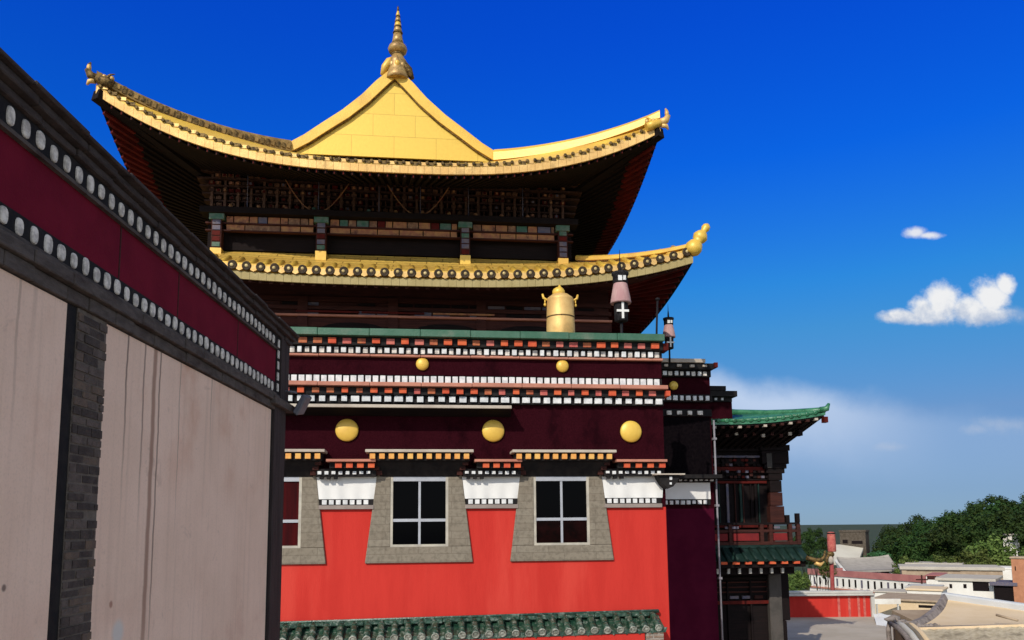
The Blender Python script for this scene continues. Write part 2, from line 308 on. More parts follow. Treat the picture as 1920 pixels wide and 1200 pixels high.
# ------------------------------------------------------------------ mesh builder
class MB:
    def __init__(s, *mats): s.v = []; s.f = []; s.mi = []; s.mats = [M[m] for m in mats]; s.smooth = []
    def face(s, pts, m=0, sm=False):
        i = len(s.v); s.v += [Vector(p) for p in pts]; s.f.append(tuple(range(i, i + len(pts)))); s.mi.append(m); s.smooth.append(sm)
    def hexa(s, p, m=0):
        i = len(s.v); s.v += [Vector(q) for q in p]
        for f in ((0, 3, 2, 1), (4, 5, 6, 7), (0, 1, 5, 4), (1, 2, 6, 5), (2, 3, 7, 6), (3, 0, 4, 7)):
            s.f.append(tuple(i + k for k in f)); s.mi.append(m); s.smooth.append(False)
    def box(s, x0, x1, y0, y1, z0, z1, m=0):
        s.hexa([(x0, y0, z0), (x1, y0, z0), (x1, y1, z0), (x0, y1, z0), (x0, y0, z1), (x1, y0, z1), (x1, y1, z1), (x0, y1, z1)], m)
    def beam(s, a, b, wx, h, m=0, up=(0, 0, 1)):
        """a square bar from a to b"""
        a, b = Vector(a), Vector(b); d = (b - a).normalized(); r = d.cross(Vector(up))
        if r.length < 1e-4: r = d.cross(Vector((0, 1, 0)))
        r = r.normalized() * wx / 2; u = r.cross(d).normalized() * h / 2
        s.hexa([a - r - u, a + r - u, b + r - u, b - r - u, a - r + u, a + r + u, b + r + u, b - r + u], m)
    def loop(s, rings, m=0, sm=True, closed=True, caps=True):
        i0 = len(s.v); n = len(rings[0])
        for r in rings: s.v += [Vector(q) for q in r]
        for k in range(len(rings) - 1):
            for j in range(n if closed else n - 1):
                a, b = i0 + k * n + j, i0 + k * n + (j + 1) % n
                s.f.append((a, b, b + n, a + n)); s.mi.append(m); s.smooth.append(sm)
        if caps and closed:
            s.f.append(tuple(reversed(range(i0, i0 + n)))); s.mi.append(m); s.smooth.append(False)
            e = i0 + (len(rings) - 1) * n
            s.f.append(tuple(range(e, e + n))); s.mi.append(m); s.smooth.append(False)
    def lathe(s, c, prof, n=20, m=0, ax=(0, 0, 1), sm=True):
        c = Vector(c); z = Vector(ax).normalized(); x = z.orthogonal().normalized(); y = z.cross(x)
        s.loop([[c + z * h + (x * math.cos(t) + y * math.sin(t)) * max(r, 1e-4) for t in [2 * math.pi * k / n for k in range(n)]] for r, h in prof], m, sm)
    def tube(s, path, rad, n=8, m=0, sm=True):
        P = [Vector(p) for p in path]; rings = []
        for i, p in enumerate(P):
            d = (P[min(i + 1, len(P) - 1)] - P[max(i - 1, 0)]).normalized()
            x = d.cross(Vector((0, 0, 1)));  x = d.cross(Vector((0, 1, 0))) if x.length < 1e-3 else x
            x.normalize(); y = x.cross(d); r = rad[i] if isinstance(rad, (list, tuple)) else rad
            rings.append([p + (x * math.cos(t) + y * math.sin(t)) * r for t in [2 * math.pi * k / n for k in range(n)]])
        s.loop(rings, m, sm)
    def ball(s, c, rx, ry, rz, m=0, n=14, rot=None):
        rings = []; c = Vector(c); h = n // 2
        for k in range(h + 1):
            t = -math.pi / 2 + math.pi * k / h; q = max(math.cos(t), .01)
            ring = [Vector((rx * q * math.cos(a), ry * q * math.sin(a), rz * math.sin(t))) for a in [2 * math.pi * j / n for j in range(n)]]
            rings.append([c + (rot @ p if rot else p) for p in ring])
        s.loop(rings, m, True)
    def grid(s, fn, nu, nv, m=0, th=0, sm=True):
        """surface fn(s,t), optionally with a thickness th downwards"""
        i0 = len(s.v); P = [[Vector(fn(i / nu, j / nv)) for j in range(nv + 1)] for i in range(nu + 1)]
        layers = [0] if not th else [0, th]
        for k, dz in enumerate(layers):
            b = len(s.v)
            for r in P: s.v += [p - Vector((0, 0, dz)) for p in r]
            for i in range(nu):
                for j in range(nv):
                    q = [b + i * (nv + 1) + j, b + (i + 1) * (nv + 1) + j, b + (i + 1) * (nv + 1) + j + 1, b + i * (nv + 1) + j + 1]
                    s.f.append(tuple(q if not k else reversed(q))); s.mi.append(m); s.smooth.append(sm)
        if th:
            N = (nu + 1) * (nv + 1); rim = [i * (nv + 1) for i in range(nu + 1)] + [nu * (nv + 1) + j for j in range(1, nv + 1)] + [i * (nv + 1) + nv for i in range(nu - 1, -1, -1)] + [j for j in range(nv - 1, 0, -1)]
            for a, b in zip(rim, rim[1:] + rim[:1]):
                s.f.append((i0 + a, i0 + b, i0 + N + b, i0 + N + a)); s.mi.append(m); s.smooth.append(False)
    def poly_prism(s, pts, d, m=0):
        """polygon pts extruded by vector d"""
        P = [Vector(p) for p in pts]; d = Vector(d); i = len(s.v); n = len(P); s.v += P + [p + d for p in P]
        s.f.append(tuple(range(i, i + n))); s.f.append(tuple(reversed(range(i + n, i + 2 * n)))); s.mi += [m, m]; s.smooth += [False, False]
        for k in range(n):
            s.f.append((i + k, i + n + k, i + n + (k + 1) % n, i + (k + 1) % n)); s.mi.append(m); s.smooth.append(False)
    def build(s, name, parent=None, off=None, bevel=0, label=None):
        o_ = off if off is not None else (parent.get('_off') if parent is not None and '_off' in parent else (0, 0, 0))
        o_ = Vector(o_)
        me = bpy.data.meshes.new(name); me.from_pydata([tuple(p - o_) for p in s.v], [], s.f)
        for m in s.mats: me.materials.append(m)
        me.polygons.foreach_set('material_index', s.mi); me.polygons.foreach_set('use_smooth', s.smooth); me.update()
        o = bpy.data.objects.new(name, me); COL.objects.link(o)
        if parent is not None:
            o.parent = parent; o['_off'] = tuple(o_)
        if bevel:
            b = o.modifiers.new('edge', 'BEVEL'); b.width = bevel; b.segments = 1; b.limit_method = 'ANGLE'
        if label: o['label'] = label
        return o

FRAMES = {'world': (Vector((0, 0, 0)), 0.0), 'temple': (Vector((0, 15.5, 0)), math.atan(.117)), 'wall': (Vector((-3.9, 0, 0)), math.atan(.022))}
def thing(name, label, cat, frame='world', off=(0, 0, 0), group=None):
    o = bpy.data.objects.new(name, None); COL.objects.link(o); O, th = FRAMES[frame]
    o.location = O + Matrix.Rotation(th, 3, 'Z') @ Vector(off); o.rotation_euler = (0, 0, th); o.empty_display_size = .3
    o['label'] = label; o['category'] = cat; o['_off'] = tuple(off)
    if group: o['group'] = group
    return o
def rescale(o, k):
    """resize a whole thing and its distance together, seen from the terrace"""
    o.location = Vector((0, 0, HC)) + (o.location - Vector((0, 0, HC))) * k; o.scale = (k, k, k)
def rng(a, b, st):
    n = int((b - a) / st + 1e-6); return [a + st * (i + .5) for i in range(n)]

# ------------------------------------------------------------------ terrain
def sst(v, a, b):
    t = min(1, max(0, (v - a) / (b - a))); return t * t * (3 - 2 * t)
def ground_z(x, y):
    z = -3.2 * sst(x - (11.2 + .3 * (y - 20)), 0, .7) * sst(y, 15, 19)
    z = min(z, -5.5 * sst(y, 38, 62))
    k = max(.3, min(4.5, .5 + (x - 50) * .08)) if x > 0 else .3
    z += k * 1.5 * sst(y, 104, 150) * (1 - sst(y, 160, 230))
    z += .25 * noise.noise(Vector((x * .08, y * .08, 0))) * sst(y, 45, 70)
    return z
def terrain():
    m = MB('earth'); xs = []; v = -260.0
    while v < 420: xs.append(v); v += .5 if 6 < v < 24 else (3 if -30 < v < 130 else 12)
    ys = []; v = -40.0
    while v < 420: ys.append(v); v += .8 if 14 < v < 66 else (3 if v < 170 else 12)
    i0 = 0
    for x in xs:
        for y in ys: m.v.append(Vector((x, y, ground_z(x, y) - .02)))
    n = len(ys)
    for i in range(len(xs) - 1):
        for j in range(n - 1):
            m.f.append((i * n + j, (i + 1) * n + j, (i + 1) * n + j + 1, i * n + j + 1)); m.mi.append(0); m.smooth.append(True)
    o = m.build('terrain'); o['kind'] = 'structure'
    m = MB('earth')
    m.face([(-9000, -9000, -7.6), (9000, -9000, -7.6), (9000, 9000, -7.6), (-9000, 9000, -7.6)])
    o = m.build('ground'); o['kind'] = 'structure'
    m = MB('paving')                                           # courtyard terrace, ends at the drop on the right
    m.poly_prism([(-60, -30, 0), (11.0, -30, 0), (11.0, 19.5, 0), (15.6, 34.85, 0), (15.6, 38, 0), (-60, 38, 0)], (0, 0, .03))
    o = m.build('courtyard_pavement'); o['kind'] = 'structure'
terrain()

# ------------------------------------------------------------------ red building with the friezes
U0, U1, WB = -6.6, 3.05, 12.0
rb = thing('red_building', 'red washed building with maroon friezes, gold discs and stone framed windows', 'building', 'temple', (-1.8, 0, 0))
m = MB('red'); m.box(U0, U1, 0, WB, 0, 4.36); m.build('wall', rb, bevel=.015)
m = MB('penbe', 'black')
m.box(U0 - .0, U1 - .005, .004, WB, 4.36, 7.56, 0)
m.build('frieze_wall', rb, label='dark maroon frieze storey of packed twigs')
m = MB('penbe'); m.box(U0, U1 - .02, -.03, .002, 6.925, 7.265); m.build('upper_frieze', rb)
# ledges
def ledge(name, mk, z0, z1, w0, u0=U0, u1=U1, parent=rb, wb=.0):
    m = MB(mk); n = max(1, int((u1 - u0) / .9)); 
    for i in range(n):
        a = u0 + (u1 - u0) * i / n; b = u0 + (u1 - u0) * (i + 1) / n - .006; j = random.uniform(-.006, .006)
        m.box(a, b, w0 + j, wb, z0 + j * .5, z1 + j)
    return m.build(name, parent, bevel=.008)
ledge('green_ledge', 'green_ledge', 7.62, 7.76, -.34, U0, U1 - .02)
def blocks(name, mk, z0, z1, w0, sp, bw, u0, u1, parent=rb, bg='black', bz=None, wb=0.0, alt=None, jit=.12):
    """a row of painted block ends on a dark board"""
    mats = [mk, bg, alt or mk] + (['flag_red', 'orange_dim'] if mk == 'orange' else []); m = MB(*mats); bz = bz or (z0 - .03, z1 + .03)
    m.box(u0, u1, w0 + .05, wb, bz[0], bz[1], 1)
    for i, u in enumerate(rng(u0, u1, sp)):
        hw = bw / 2 * random.uniform(1 - jit, 1 + jit); d = random.uniform(-.008, .008)
        a = 2 if alt and i % 2 else (random.choice((0, 0, 3, 4)) if mk == 'orange' else 0); back = .03 if a else 0
        m.box(u - hw, u + hw, w0 + d + back, w0 + .05, z0 + d, z1 - abs(d), a)
    return m.build(name, parent, bevel=.004)
blocks('orange_dentil_row', 'orange', 7.485, 7.595, -.25, .274, .155, U0, U1 - .02, bz=(7.46, 7.62))
blocks('white_dentil_row', 'white_dot', 7.325, 7.44, -.15, .137, .085, U0, U1 - .02, bz=(7.31, 7.46), alt='grey_dot')
ledge('pink_ledge', 'salmon', 7.265, 7.31, -.12)
blocks('white_square_row', 'white_dot', 6.765, 6.905, -.06, .139, .105, U0, U1 - .01, bz=(6.74, 6.925), jit=.06)
ledge('salmon_ledge', 'salmon', 6.66, 6.74, -.30, U0, U1 + .03)
blocks('orange_dentil_row', 'orange', 6.535, 6.64, -.22, .272, .13, U0, U1, bz=(6.51, 6.66))
blocks('white_bead_row', 'white_dot', 6.385, 6.50, -.13, .205, .135, U0, U1 - .01, bz=(6.36, 6.51), jit=.22)
# awning under the beads, left part of the facade only
m = MB('palegrey', 'timber_black', 'timber')
m.box(U0, -.06, -.50, -.46, 6.215, 6.275, 0); m.hexa([(U0, -.458, 6.22), (-.07, -.458, 6.22), (-.02, -.004, 6.12), (U0, -.004, 6.12), (U0, -.458, 6.265), (-.07, -.458, 6.265), (-.02, -.004, 6.345), (U0, -.004, 6.345)], 1)
m.build('awning', rb, bevel=.006)
# gold discs
def medallion(parent, u, z, r, w0=-.0):
    m = MB('gold'); m.lathe((u, w0, z), [(r * .98, 0), (r, .02), (r * .97, .04), (r * .92, .05), (r * .75, .07), (r * .4, .085), (.01, .09)], 32, 0, (0, -1, 0))
    return m.build('medallion', parent)
for u in (-5.93, -3.165, -.37, 2.37): medallion(rb, u, 5.845, .218, -.002)
for u in (-4.5, -1.745, 1.01): medallion(rb, u, 7.14, .125, -.032)
# windows with battered stone surrounds
def window(uc, curtain=False):
    zt, zb = 4.97, 3.635; hw = .545; st, sb = .80, 1.01; zs = 3.335
    m = MB('greystone')                                            # surround: three slabs round the opening
    fw = -.055
    m.poly_prism([(uc - sb, .0, zs), (uc + sb, .0, zs), (uc + sb - (zb - zs) * (sb - st) / 1.64, .0, zb), (uc - sb + (zb - zs) * (sb - st) / 1.64, .0, zb)], (0, fw, 0))
    e = sb - (zb - zs) * (sb - st) / 1.64
    for sgn in (-1, 1):
        m.poly_prism([(uc + sgn * hw, .0, zb), (uc + sgn * e, .0, zb), (uc + sgn * st, .0, zt + .05), (uc + sgn * hw, .0, zt + .05)], (0, fw + .002, 0))
    wd = m.build('window', rb, bevel=.01)
    m = MB('frame_cream', 'alu')
    m.box(uc - hw, uc - hw + .045, -.045, .0, zb, zt - .001); m.box(uc + hw - .05, uc + hw, -.045, .0, zb, zt - .001)
    m.box(uc - hw + .045, uc + hw - .05, -.05, .0, zb, zb + .045)
    m.box(uc - hw + .045, uc + hw - .05, -.045, -.002, zt - .10, zt - .001, 1)
    m.box(uc - .022, uc + .022, -.032, -.006, zb + .045, zt - .1, 1)
    for a, b in ((uc - hw + .045, uc - .022), (uc + .022, uc + hw - .05)): m.box(a, b, -.034, -.006, 4.105, 4.16, 1)
    m.build('frame', wd)
    m = MB('curtain' if curtain else 'glass', 'interior')
    m.box(uc - hw + .045, uc + hw - .05, -.012, -.008, 4.13, zt - .1); m.box(uc - hw + .045, uc + hw - .05, -.012, -.008, zb + .045, 4.129, 1 if uc > 0 else 0)
    m.build('pane', wd, label='window pane with a red curtain behind it' if curtain else None)
    return wd
window(-4.52, True); window(-1.785); window(.95)
# canopies over windows
def window_canopy(uc):
    h = 1.0
    m = MB('palegrey', 'black', 'yellow', 'timber')
    m.box(uc - h, uc + h, -.50, -.02, 5.385, 5.437, 0)
    m.box(uc - h + .06, uc + h - .06, -.40, -.01, 5.235, 5.383, 1)
    for i in range(11):
        u = uc - h + .13 + i * (2 * h - .26) / 10
        m.box(u - .05, u + .05, -.47, -.402, 5.262, 5.36, 2)
    m.hexa([(uc - .74, -.06, 4.955), (uc + .74, -.06, 4.955), (uc + .74, -.004, 4.955), (uc - .74, -.004, 4.955), (uc - .9, -.32, 5.233), (uc + .9, -.32, 5.233), (uc + .9, -.004, 5.248), (uc - .9, -.004, 5.248)], 1)
    for sgn in (-1, 1):                                            # stepped corbels at both ends
        for k in range(3):
            x = uc + sgn * (.86 - k * .05); m.box(x - .055, x + .055, -.30 + k * .07, -.005, 5.16 - k * .09, 5.247 - k * .09, 3)
    return m.build('window_canopy', rb, bevel=.004)
for uc in (-4.52, -1.785, .95): window_canopy(uc)
def low_band(u0, u1, ug):
    """row of eaves, dots and white cloth between two windows"""
    m = MB('salmon', 'black', 'orange', 'white_dot')
    m.box(u0 + .2, u1, -.42, -.012, 5.215, 5.262, 0); m.box(u0 + .25, u1 - .03, -.30, -.013, 5.10, 5.213, 1)
    for i in range(4):
        u = u0 + .42 + i * (u1 - u0 - .5) / 3.0
        m.box(u - .06, u + .06, -.36, -.302, 5.105, 5.195, 2)
    m.box(u0, u1, -.20, -.014, 4.955, 5.098, 1)
    for i, u in enumerate(rng(u0, u1, .128)): m.box(u - .035, u + .035, -.235, -.202, 4.995 + random.uniform(-.01, .01), 5.05, 3)
    for i in range(3): m.box(u0 + .06 + i * .13, u0 + .13 + i * .13, -.19, -.1, 4.905, 4.953, 1)
    b = m.build('band_canopy', rb, bevel=.003)
    m = MB('white')                                                 # gently waved cloth
    m.grid(lambda s, t: (u0 - .03 + (u1 - u0 + .06) * s + (ug * (1 - 2 * s)) * (1 - t), -.035 - .012 * math.sin(s * 23) * (1 - t) - .006 * math.sin(s * 9), 4.535 + .43 * t), 40, 8, 0, 0)
    m.build('valance', rb)
    m = MB('black', 'white_dot'); m.box(u0 + ug, u1 - ug, -.05, -.001, 4.425, 4.535, 0)
    for u in rng(u0 + ug + .03, u1 - ug - .02, .128): m.box(u - .043, u + .043, -.062, -.051, 4.435, 4.52, 1)
    m.build('dotted_band', rb)
    m = MB('ledge_grey'); m.box(u0 + ug - .01, u1 - ug + .01, -.07, -.001, 4.345, 4.422); m.build('grey_ledge', rb, bevel=.006)
low_band(-3.70, -2.60, .05); low_band(-.96, .14, .05); low_band(1.77, 2.97, .03)
m = MB('palegrey', 'black', 'white_dot')                            # corner bracket of the lowest band
m.box(2.72, 3.32, -.40, .05, 4.965, 4.99, 0)
m.poly_prism([(2.80, -.32, 4.962), (3.25, -.32, 4.962), (3.20, -.32, 4.86), (3.10, -.32, 4.74), (3.0, -.32, 4.70), (2.90, -.32, 4.78)], (0, .31, 0), 1)
m.box(3.03, 3.08, -.335, -.321, 4.87, 4.93, 2); m.box(3.03, 3.07, -.335, -.321, 4.78, 4.82, 2)
m.build('corner_bracket', rb)
m = MB('timber_red'); m.box(3.03, 3.13, -.22, .1, 7.46, 7.6); m.build('beam_end', rb)               # painted beam ends at the right corner
m = MB('orange'); m.box(3.035, 3.12, -.28, .1, 6.53, 6.63); m.build('beam_end', rb)
m = MB('tan_dark'); m.box(U0 + .1, U1 - .1, .05, WB - .1, 7.56, 7.60); m.build('roof_deck', rb)

# thin iron pole at the right corner
pl = thing('iron_pole', 'thin black iron pole rising at the right corner of the maroon parapet', 'pole', 'temple', (3.1, .6, 7.6))
m = MB('pole_black'); m.tube([(3.13, .6, 7.58), (3.16, .6, 8.2), (3.19, .6, 8.72)], .022, 8); m.build('shaft', pl)
m = MB('pole_black'); m.lathe((3.19, .6, 8.71), [(.03, 0), (.05, .02), (.05, .05), (.01, .07)], 10); m.build('cap', pl)

# ------------------------------------------------------------------ victory banner (gilded drum) on the parapet
vb = thing('victory_banner', 'gilded drum shaped victory banner standing on the green parapet ledge', 'roof ornament', 'temple', (1.0, -.02, 7.76))
c = (1.0, .02, 7.75)
m = MB('gold_pale'); m.lathe(c, [(.275, 0), (.285, .03), (.283, .2), (.279, .36), (.279, .40), (.272, .60), (.266, .74), (.27, .76), (.255, .79), (.20, .83), (.165, .86)], 32); m.build('drum', vb)
m = MB('bronze'); m.lathe((1.0, .02, 8.12), [(.284, 0), (.287, .012), (.284, .025)], 32); m.build('band', vb)
m = MB('gold'); m.ball((.97, .02, 8.66), .13, .13, .11); m.lathe((.99, .02, 8.72), [(.05, 0), (.06, .03), (.03, .06), (.012, .1)], 12); m.build('dome', vb)
for sg in (-1, 1):
    m = MB('gold'); x = 1.0 + sg * .29
    m.tube([(1.0 + sg * .2, .02, 8.52), (x - sg * .02, .02, 8.50), (x + sg * .05, .02, 8.54), (x + sg * .07, .02, 8.62)], [.02, .022, .028, .02], 8)
    m.tube([(x + sg * .02, .02, 8.50), (x + sg * .02, .02, 8.42)], .014, 6); m.ball((x + sg * .02, .02, 8.40), .03, .03, .035, 0, 8)
    m.build('handle', vb)

# ------------------------------------------------------------------ yak hair banners
def yak_banner(u, wv, z, s, label, k=1):
    t = thing('yak_hair_banner', label, 'roof ornament', 'temple', (u, wv, z), 'yak hair banners on the parapets')
    c = Vector((u, wv, z))
    L = lambda mk, prof, n=18: (lambda q: (q.lathe(c, [(r * s, h * s) for r, h in prof], n), q)[1])(MB(mk))
    if k != 1: rescale(t, k)
    L('pole_black', [(.03, -.05), (.03, .45)], 8).build('pole', t)
    L('yak', [(.10, .43), (.135, .45), (.135, .60), (.14, .84), (.15, .86)]).build('hair_body', t)
    m = MB('white'); f = -.15 * s
    m.box(u - .022 * s, u + .022 * s, wv + f, wv + f + .03, z + .47 * s, z + .80 * s); m.box(u - .12 * s, u + .12 * s, wv + f + .002, wv + f + .028, z + .60 * s, z + .645 * s); m.build('cross', t)
    L('skirt', [(.20, .80), (.205, .83), (.175, 1.0), (.14, 1.18), (.135, 1.2)]).build('cloth_skirt', t)
    m = L('yak', [(.135, 1.2), (.145, 1.21), (.15, 1.36), (.17, 1.38), (.17, 1.43), (.06, 1.46)]); m.build('collar', t)
    m = MB('white_dot'); m.box(u - .08 * s, u + .0 * s, wv - .158 * s, wv - .14 * s, z + 1.23 * s, z + 1.33 * s); m.box(u + .02 * s, u + .075 * s, wv - .158 * s, wv - .14 * s, z + 1.24 * s, z + 1.33 * s); m.build('emblem', t)
    m = L('pole_black', [(.02, 1.44), (.03, 1.5), (.022, 1.6), (.012, 1.68), (.004, 1.9)], 8); m.build('spike', t)
    return t
yak_banner(2.37, .5, 7.75, 1.06, 'black and pink cloth banner with white cross beside the gilded drum')
yak_banner(3.97, 2.3, 7.74, .74, 'smaller pink and black banner standing on the side wing parapet', 1.12)

# ------------------------------------------------------------------ side wing in the shade
sw = thing('side_wing', 'dark maroon recessed wing beside the right corner of the red building', 'building', 'temple', (3.9, 2, 0))
a, b = 2.95, 4.80
m = MB('penbe_dark'); m.box(a, b - .02, 2.0, 9, 0, 4.36); m.build('lower_wall', sw)
m = MB('penbe'); m.box(a, b, 2.004, 9, 4.36, 7.5); m.build('frieze_wall', sw)
ledge('parapet_ledge', 'palegrey', 7.63, 7.72, 1.72, a, 4.62, sw, 2.4)
m = MB('black', 'timber_red'); m.box(a, b + .02, 1.78, 2.5, 7.49, 7.628); m.box(b + .021, b + .10, 1.72, 1.95, 7.53, 7.64, 1); m.build('parapet_board', sw)
blocks('dentil_row', 'palegrey', 7.53, 7.59, 1.72, .30, .10, a, b, sw, bz=(7.5, 7.62), wb=1.779)
blocks('white_dentil_row', 'white_dot', 7.36, 7.46, 1.86, .135, .085, 3.1, b, sw, bz=(7.34, 7.488), wb=1.998, alt='grey_dot')
blocks('white_bead_row', 'white_dot', 6.79, 6.895, 1.84, .15, .085, a, b, sw, bz=(6.76, 6.93), wb=1.998, jit=.25)
blocks('white_bead_row', 'grey_dot', 6.47, 6.56, 1.9, .24, .10, a, b, sw, bz=(6.44, 6.60), wb=1.998, jit=.25)
m = MB('black'); m.box(a, b + .05, 1.6, 1.998, 5.02, 5.1); m.build('band_canopy', sw)
m = MB('wing_shade'); m.grid(lambda s, t: (a + .02 + (b - a - .06) * s, 1.985 - .012 * math.sin(s * 40) * (1 - t), 5.11 + 1.31 * t), 40, 4); m.build('shade_sheet', sw)  # added near-black sheet: the wing's deep shade put into colour
blocks('white_bead_row', 'white_dot', 4.97, 5.01, 1.84, .12, .065, 3.2, b, sw, bz=(4.945, 5.02), wb=1.998, jit=.2)
m = MB('white'); m.grid(lambda s, t: (3.2 + (1.5) * s, 1.97 - .012 * math.sin(s * 20) * (1 - t), 4.57 + .37 * t), 24, 4); m.build('valance', sw)
blocks('dotted_band', 'white_dot', 4.46, 4.545, 1.93, .13, .08, 3.2, b - .1, sw, bz=(4.44, 4.568), wb=1.998)
medallion(sw, 3.93, 7.14, .105, 1.99)
m = MB('grey_pipe'); m.tube([(b + .03, 1.93, 6.35), (b + .03, 1.93, 3.2), (b + .03, 1.93, 0.03)], .022, 10)
for z in (5.9, 4.4, 2.8): m.box(b - .01, b + .07, 1.89, 1.99, z, z + .05)
m.build('downpipe', sw)
m = MB('penbe', 'black', 'white_dot')                                # further step of the wing
m.box(4.7, 6.12, 4, 9, 6.65, 7.15, 0); m.box(4.7, 6.1, 8.0, 9, 0, 6.648, 1); m.box(4.7, 6.2, 3.82, 4.4, 7.22, 7.36, 1); m.box(4.7, 5.9, 3.8, 4.4, 7.365, 7.48, 1); m.box(4.7, 6.1, 3.93, 3.998, 7.1, 7.215, 1)
for u in rng(4.9, 6.08, .17): m.box(u - .03, u + .03, 3.9, 3.929, 7.13, 7.19, 2)
m.build('stepped_parapet', sw)
rescale(sw, 1.16)

# ------------------------------------------------------------------ green tiled porch roof at the foot of the red wall
pr = thing('tiled_porch', 'dark green glazed tile porch roof low on the red wall', 'porch roof', 'temple', (-1.8, -.4, 0))
PU0, PU1 = -6.0, 2.84
zr = lambda u: 2.385 - (u + 4.2) * .010
m = MB('green_tile', 'tile_end')
m.grid(lambda s, t: (PU0 + (PU1 - PU0) * s, -.02 - .44 * t, zr(0) - .06 - .22 * t ** .8), 30, 6, 0, .06, False)
m.build('roof_slope', pr)
m = MB('green_tile')
for i, u in enumerate(rng(PU0, PU1, .36)): m.box(u - .178, u + .178, -.16, -.001, zr(0) - .07 + random.uniform(-.01, .01), zr(0) + .015 + random.uniform(-.012, .012))
m.tube([(PU0, -.08, zr(0) + .01), (PU1, -.08, zr(0) + .01)], .045, 8); m.build('ridge', pr, bevel=.02)
m = MB('green_tile', 'tile_end', 'black')
for i, u in enumerate(rng(PU0, PU1, .245)):
    r = random.uniform(-.01, .01)
    path = [(u + .0, -.10, zr(0) - .03), (u, -.23, zr(0) - .10), (u, -.36, zr(0) - .19), (u, -.49, zr(0) - .255 + r)]
    m.tube(path, [.058, .06, .062, .064], 10, 0)
    for k in range(3):                                              # lapped joints of the barrel tiles
        q = Vector(path[k]).lerp(Vector(path[k + 1]), .6); q2 = Vector(path[k]).lerp(Vector(path[k + 1]), .72); m.tube([q, q2], [.07, .072], 10, 0)
    e = Vector(path[-1]); d = (Vector(path[-1]) - Vector(path[-2])).normalized()
    m.lathe(e, [(.072, 0), (.074, .02), (.055, .022), (.05, .012), (.03, .02), (.01, .024)], 14, 1, d)
    m.poly_prism([(u + .07, -.47, e.z - .0), (u + .175, -.47, e.z - .0), (u + .15, -.47, e.z - .07), (u + .1225, -.47, e.z - .10), (u + .095, -.47, e.z - .07)], (0, .02, 0), 0)
m.build('barrel_tiles', pr)
m = MB('red', 'timber_black'); m.box(PU0 + .1, PU1 - .4, -.44, -.40, .03, 2.02, 0); m.box(PU0 + .1, PU1 - .1, -.43, -.02, 2.022, 2.05, 1); m.build('fascia', pr)
pr.rotation_euler.y = -.011; pr.location.z -= .05
m = MB('brick_red'); m.box(PU1 - .38, PU1 - .04, -.45, -.01, .03, 2.018); m.build('pier', pr)

# ------------------------------------------------------------------ golden roofed hall
UC = -2.4
gh = thing('golden_hall', 'timber temple hall with two upswept golden roofs behind the red building', 'temple hall', 'temple', (UC, 6, 7.6))
def X(d): return UC + d
LW = 2.5
m = MB('timber'); m.box(X(-5.0), X(5.0), LW, 12, 5, 9.6); m.build('lower_wall', gh, label='dark maroon timber wall under the lower roof')
# timber details on the lower wall
m = MB('timber', 'salmon', 'timber_black', 'p_blue', 'p_pink', 'timber_red')
for z0, z1, d, k in ((9.05, 9.16, .05, 0), (8.86, 8.95, .07, 0), (8.70, 8.745, .11, 1), (8.48, 8.68, .04, 0)): m.box(X(-5.05), X(5.05), LW - d, LW + .01, z0, z1, k)
for i, d in enumerate(rng(-5, 5, .42)):
    k = random.choice((2, 3, 2, 0, 0, 2)); m.box(X(d - .19), X(d + .19), LW - .03, LW + .01, 8.965, 9.035, k)
    if random.random() < .75: m.box(X(d - .19), X(d + .19), LW - .05, LW + .01, 8.755, 8.845, random.choice((2, 3, 2, 0, 2, 3)))
for d in (-1.65, -.2, 1.4): m.box(X(d - .5), X(d + .9), LW - .10, LW - .055, 8.79, 8.83, 4 if d > .5 else 5)
for d in (-4, -2, 0, 2.0, 4):
    m.box(X(d - .11), X(d + .11), LW - .09, LW + .01, 7.6, 9.15, 0)
for d in (-3.0, -.9, 1.2, 3.1):                                      # cusped dark arches
    pts = [(X(d + .75 * math.cos(t)), LW - .052, 8.28 + .30 * abs(math.sin(t)) ** .6) for t in [math.pi * k / 16 for k in range(17)]]
    m.poly_prism(pts, (0, .05, 0), 2)
m.build('timber_panelling', gh)
m = MB('lead'); m.tube([(X(-2.75) + .06 * math.cos(t), LW - .13, 8.62 + .06 * math.sin(t)) for t in [2 * math.pi * k / 14 for k in range(14)]], .014, 6)
m.build('door_ring', gh)

# generic hip skirt roof pieces -------------------------------------------------
class Eave:
    low = 1.0                                                        # the right corner sits a little lower and further in
    def __init__(s, half, w0, w1, z, rise, ex):
        s.h, s.w0, s.w1, s.z, s.r, s.ex = half, w0, w1, z, rise, ex; s.wc = (w0 + w1) / 2; s.hw = (w1 - w0) / 2
    def front(s, t):                                                # t in -1..1
        k = abs(t) ** 4 * .22
        q = s.low if t > 0 else 1.0
        return Vector((X(s.h * t * (1 + k * .03) * (1 - (1 - q) * .12)), s.w0 - k, s.z + s.r * q * abs(t) ** s.ex))
    def side(s, t, sg):
        k = abs(t) ** 4 * .22
        q = s.low if sg > 0 else 1.0
        return Vector((X(sg * (s.h + k * .03 * s.h) * (1 - (1 - q) * .12)), s.wc + (s.hw + k) * t, s.z + s.r * q * abs(t) ** s.ex))
UP = Eave(5.85, .8, 12.6, 11.40, 1.28, 2.9)
UP.low = .84
LO = Eave(6.5, 1.2, 13.2, 9.08, .62, 3.2)
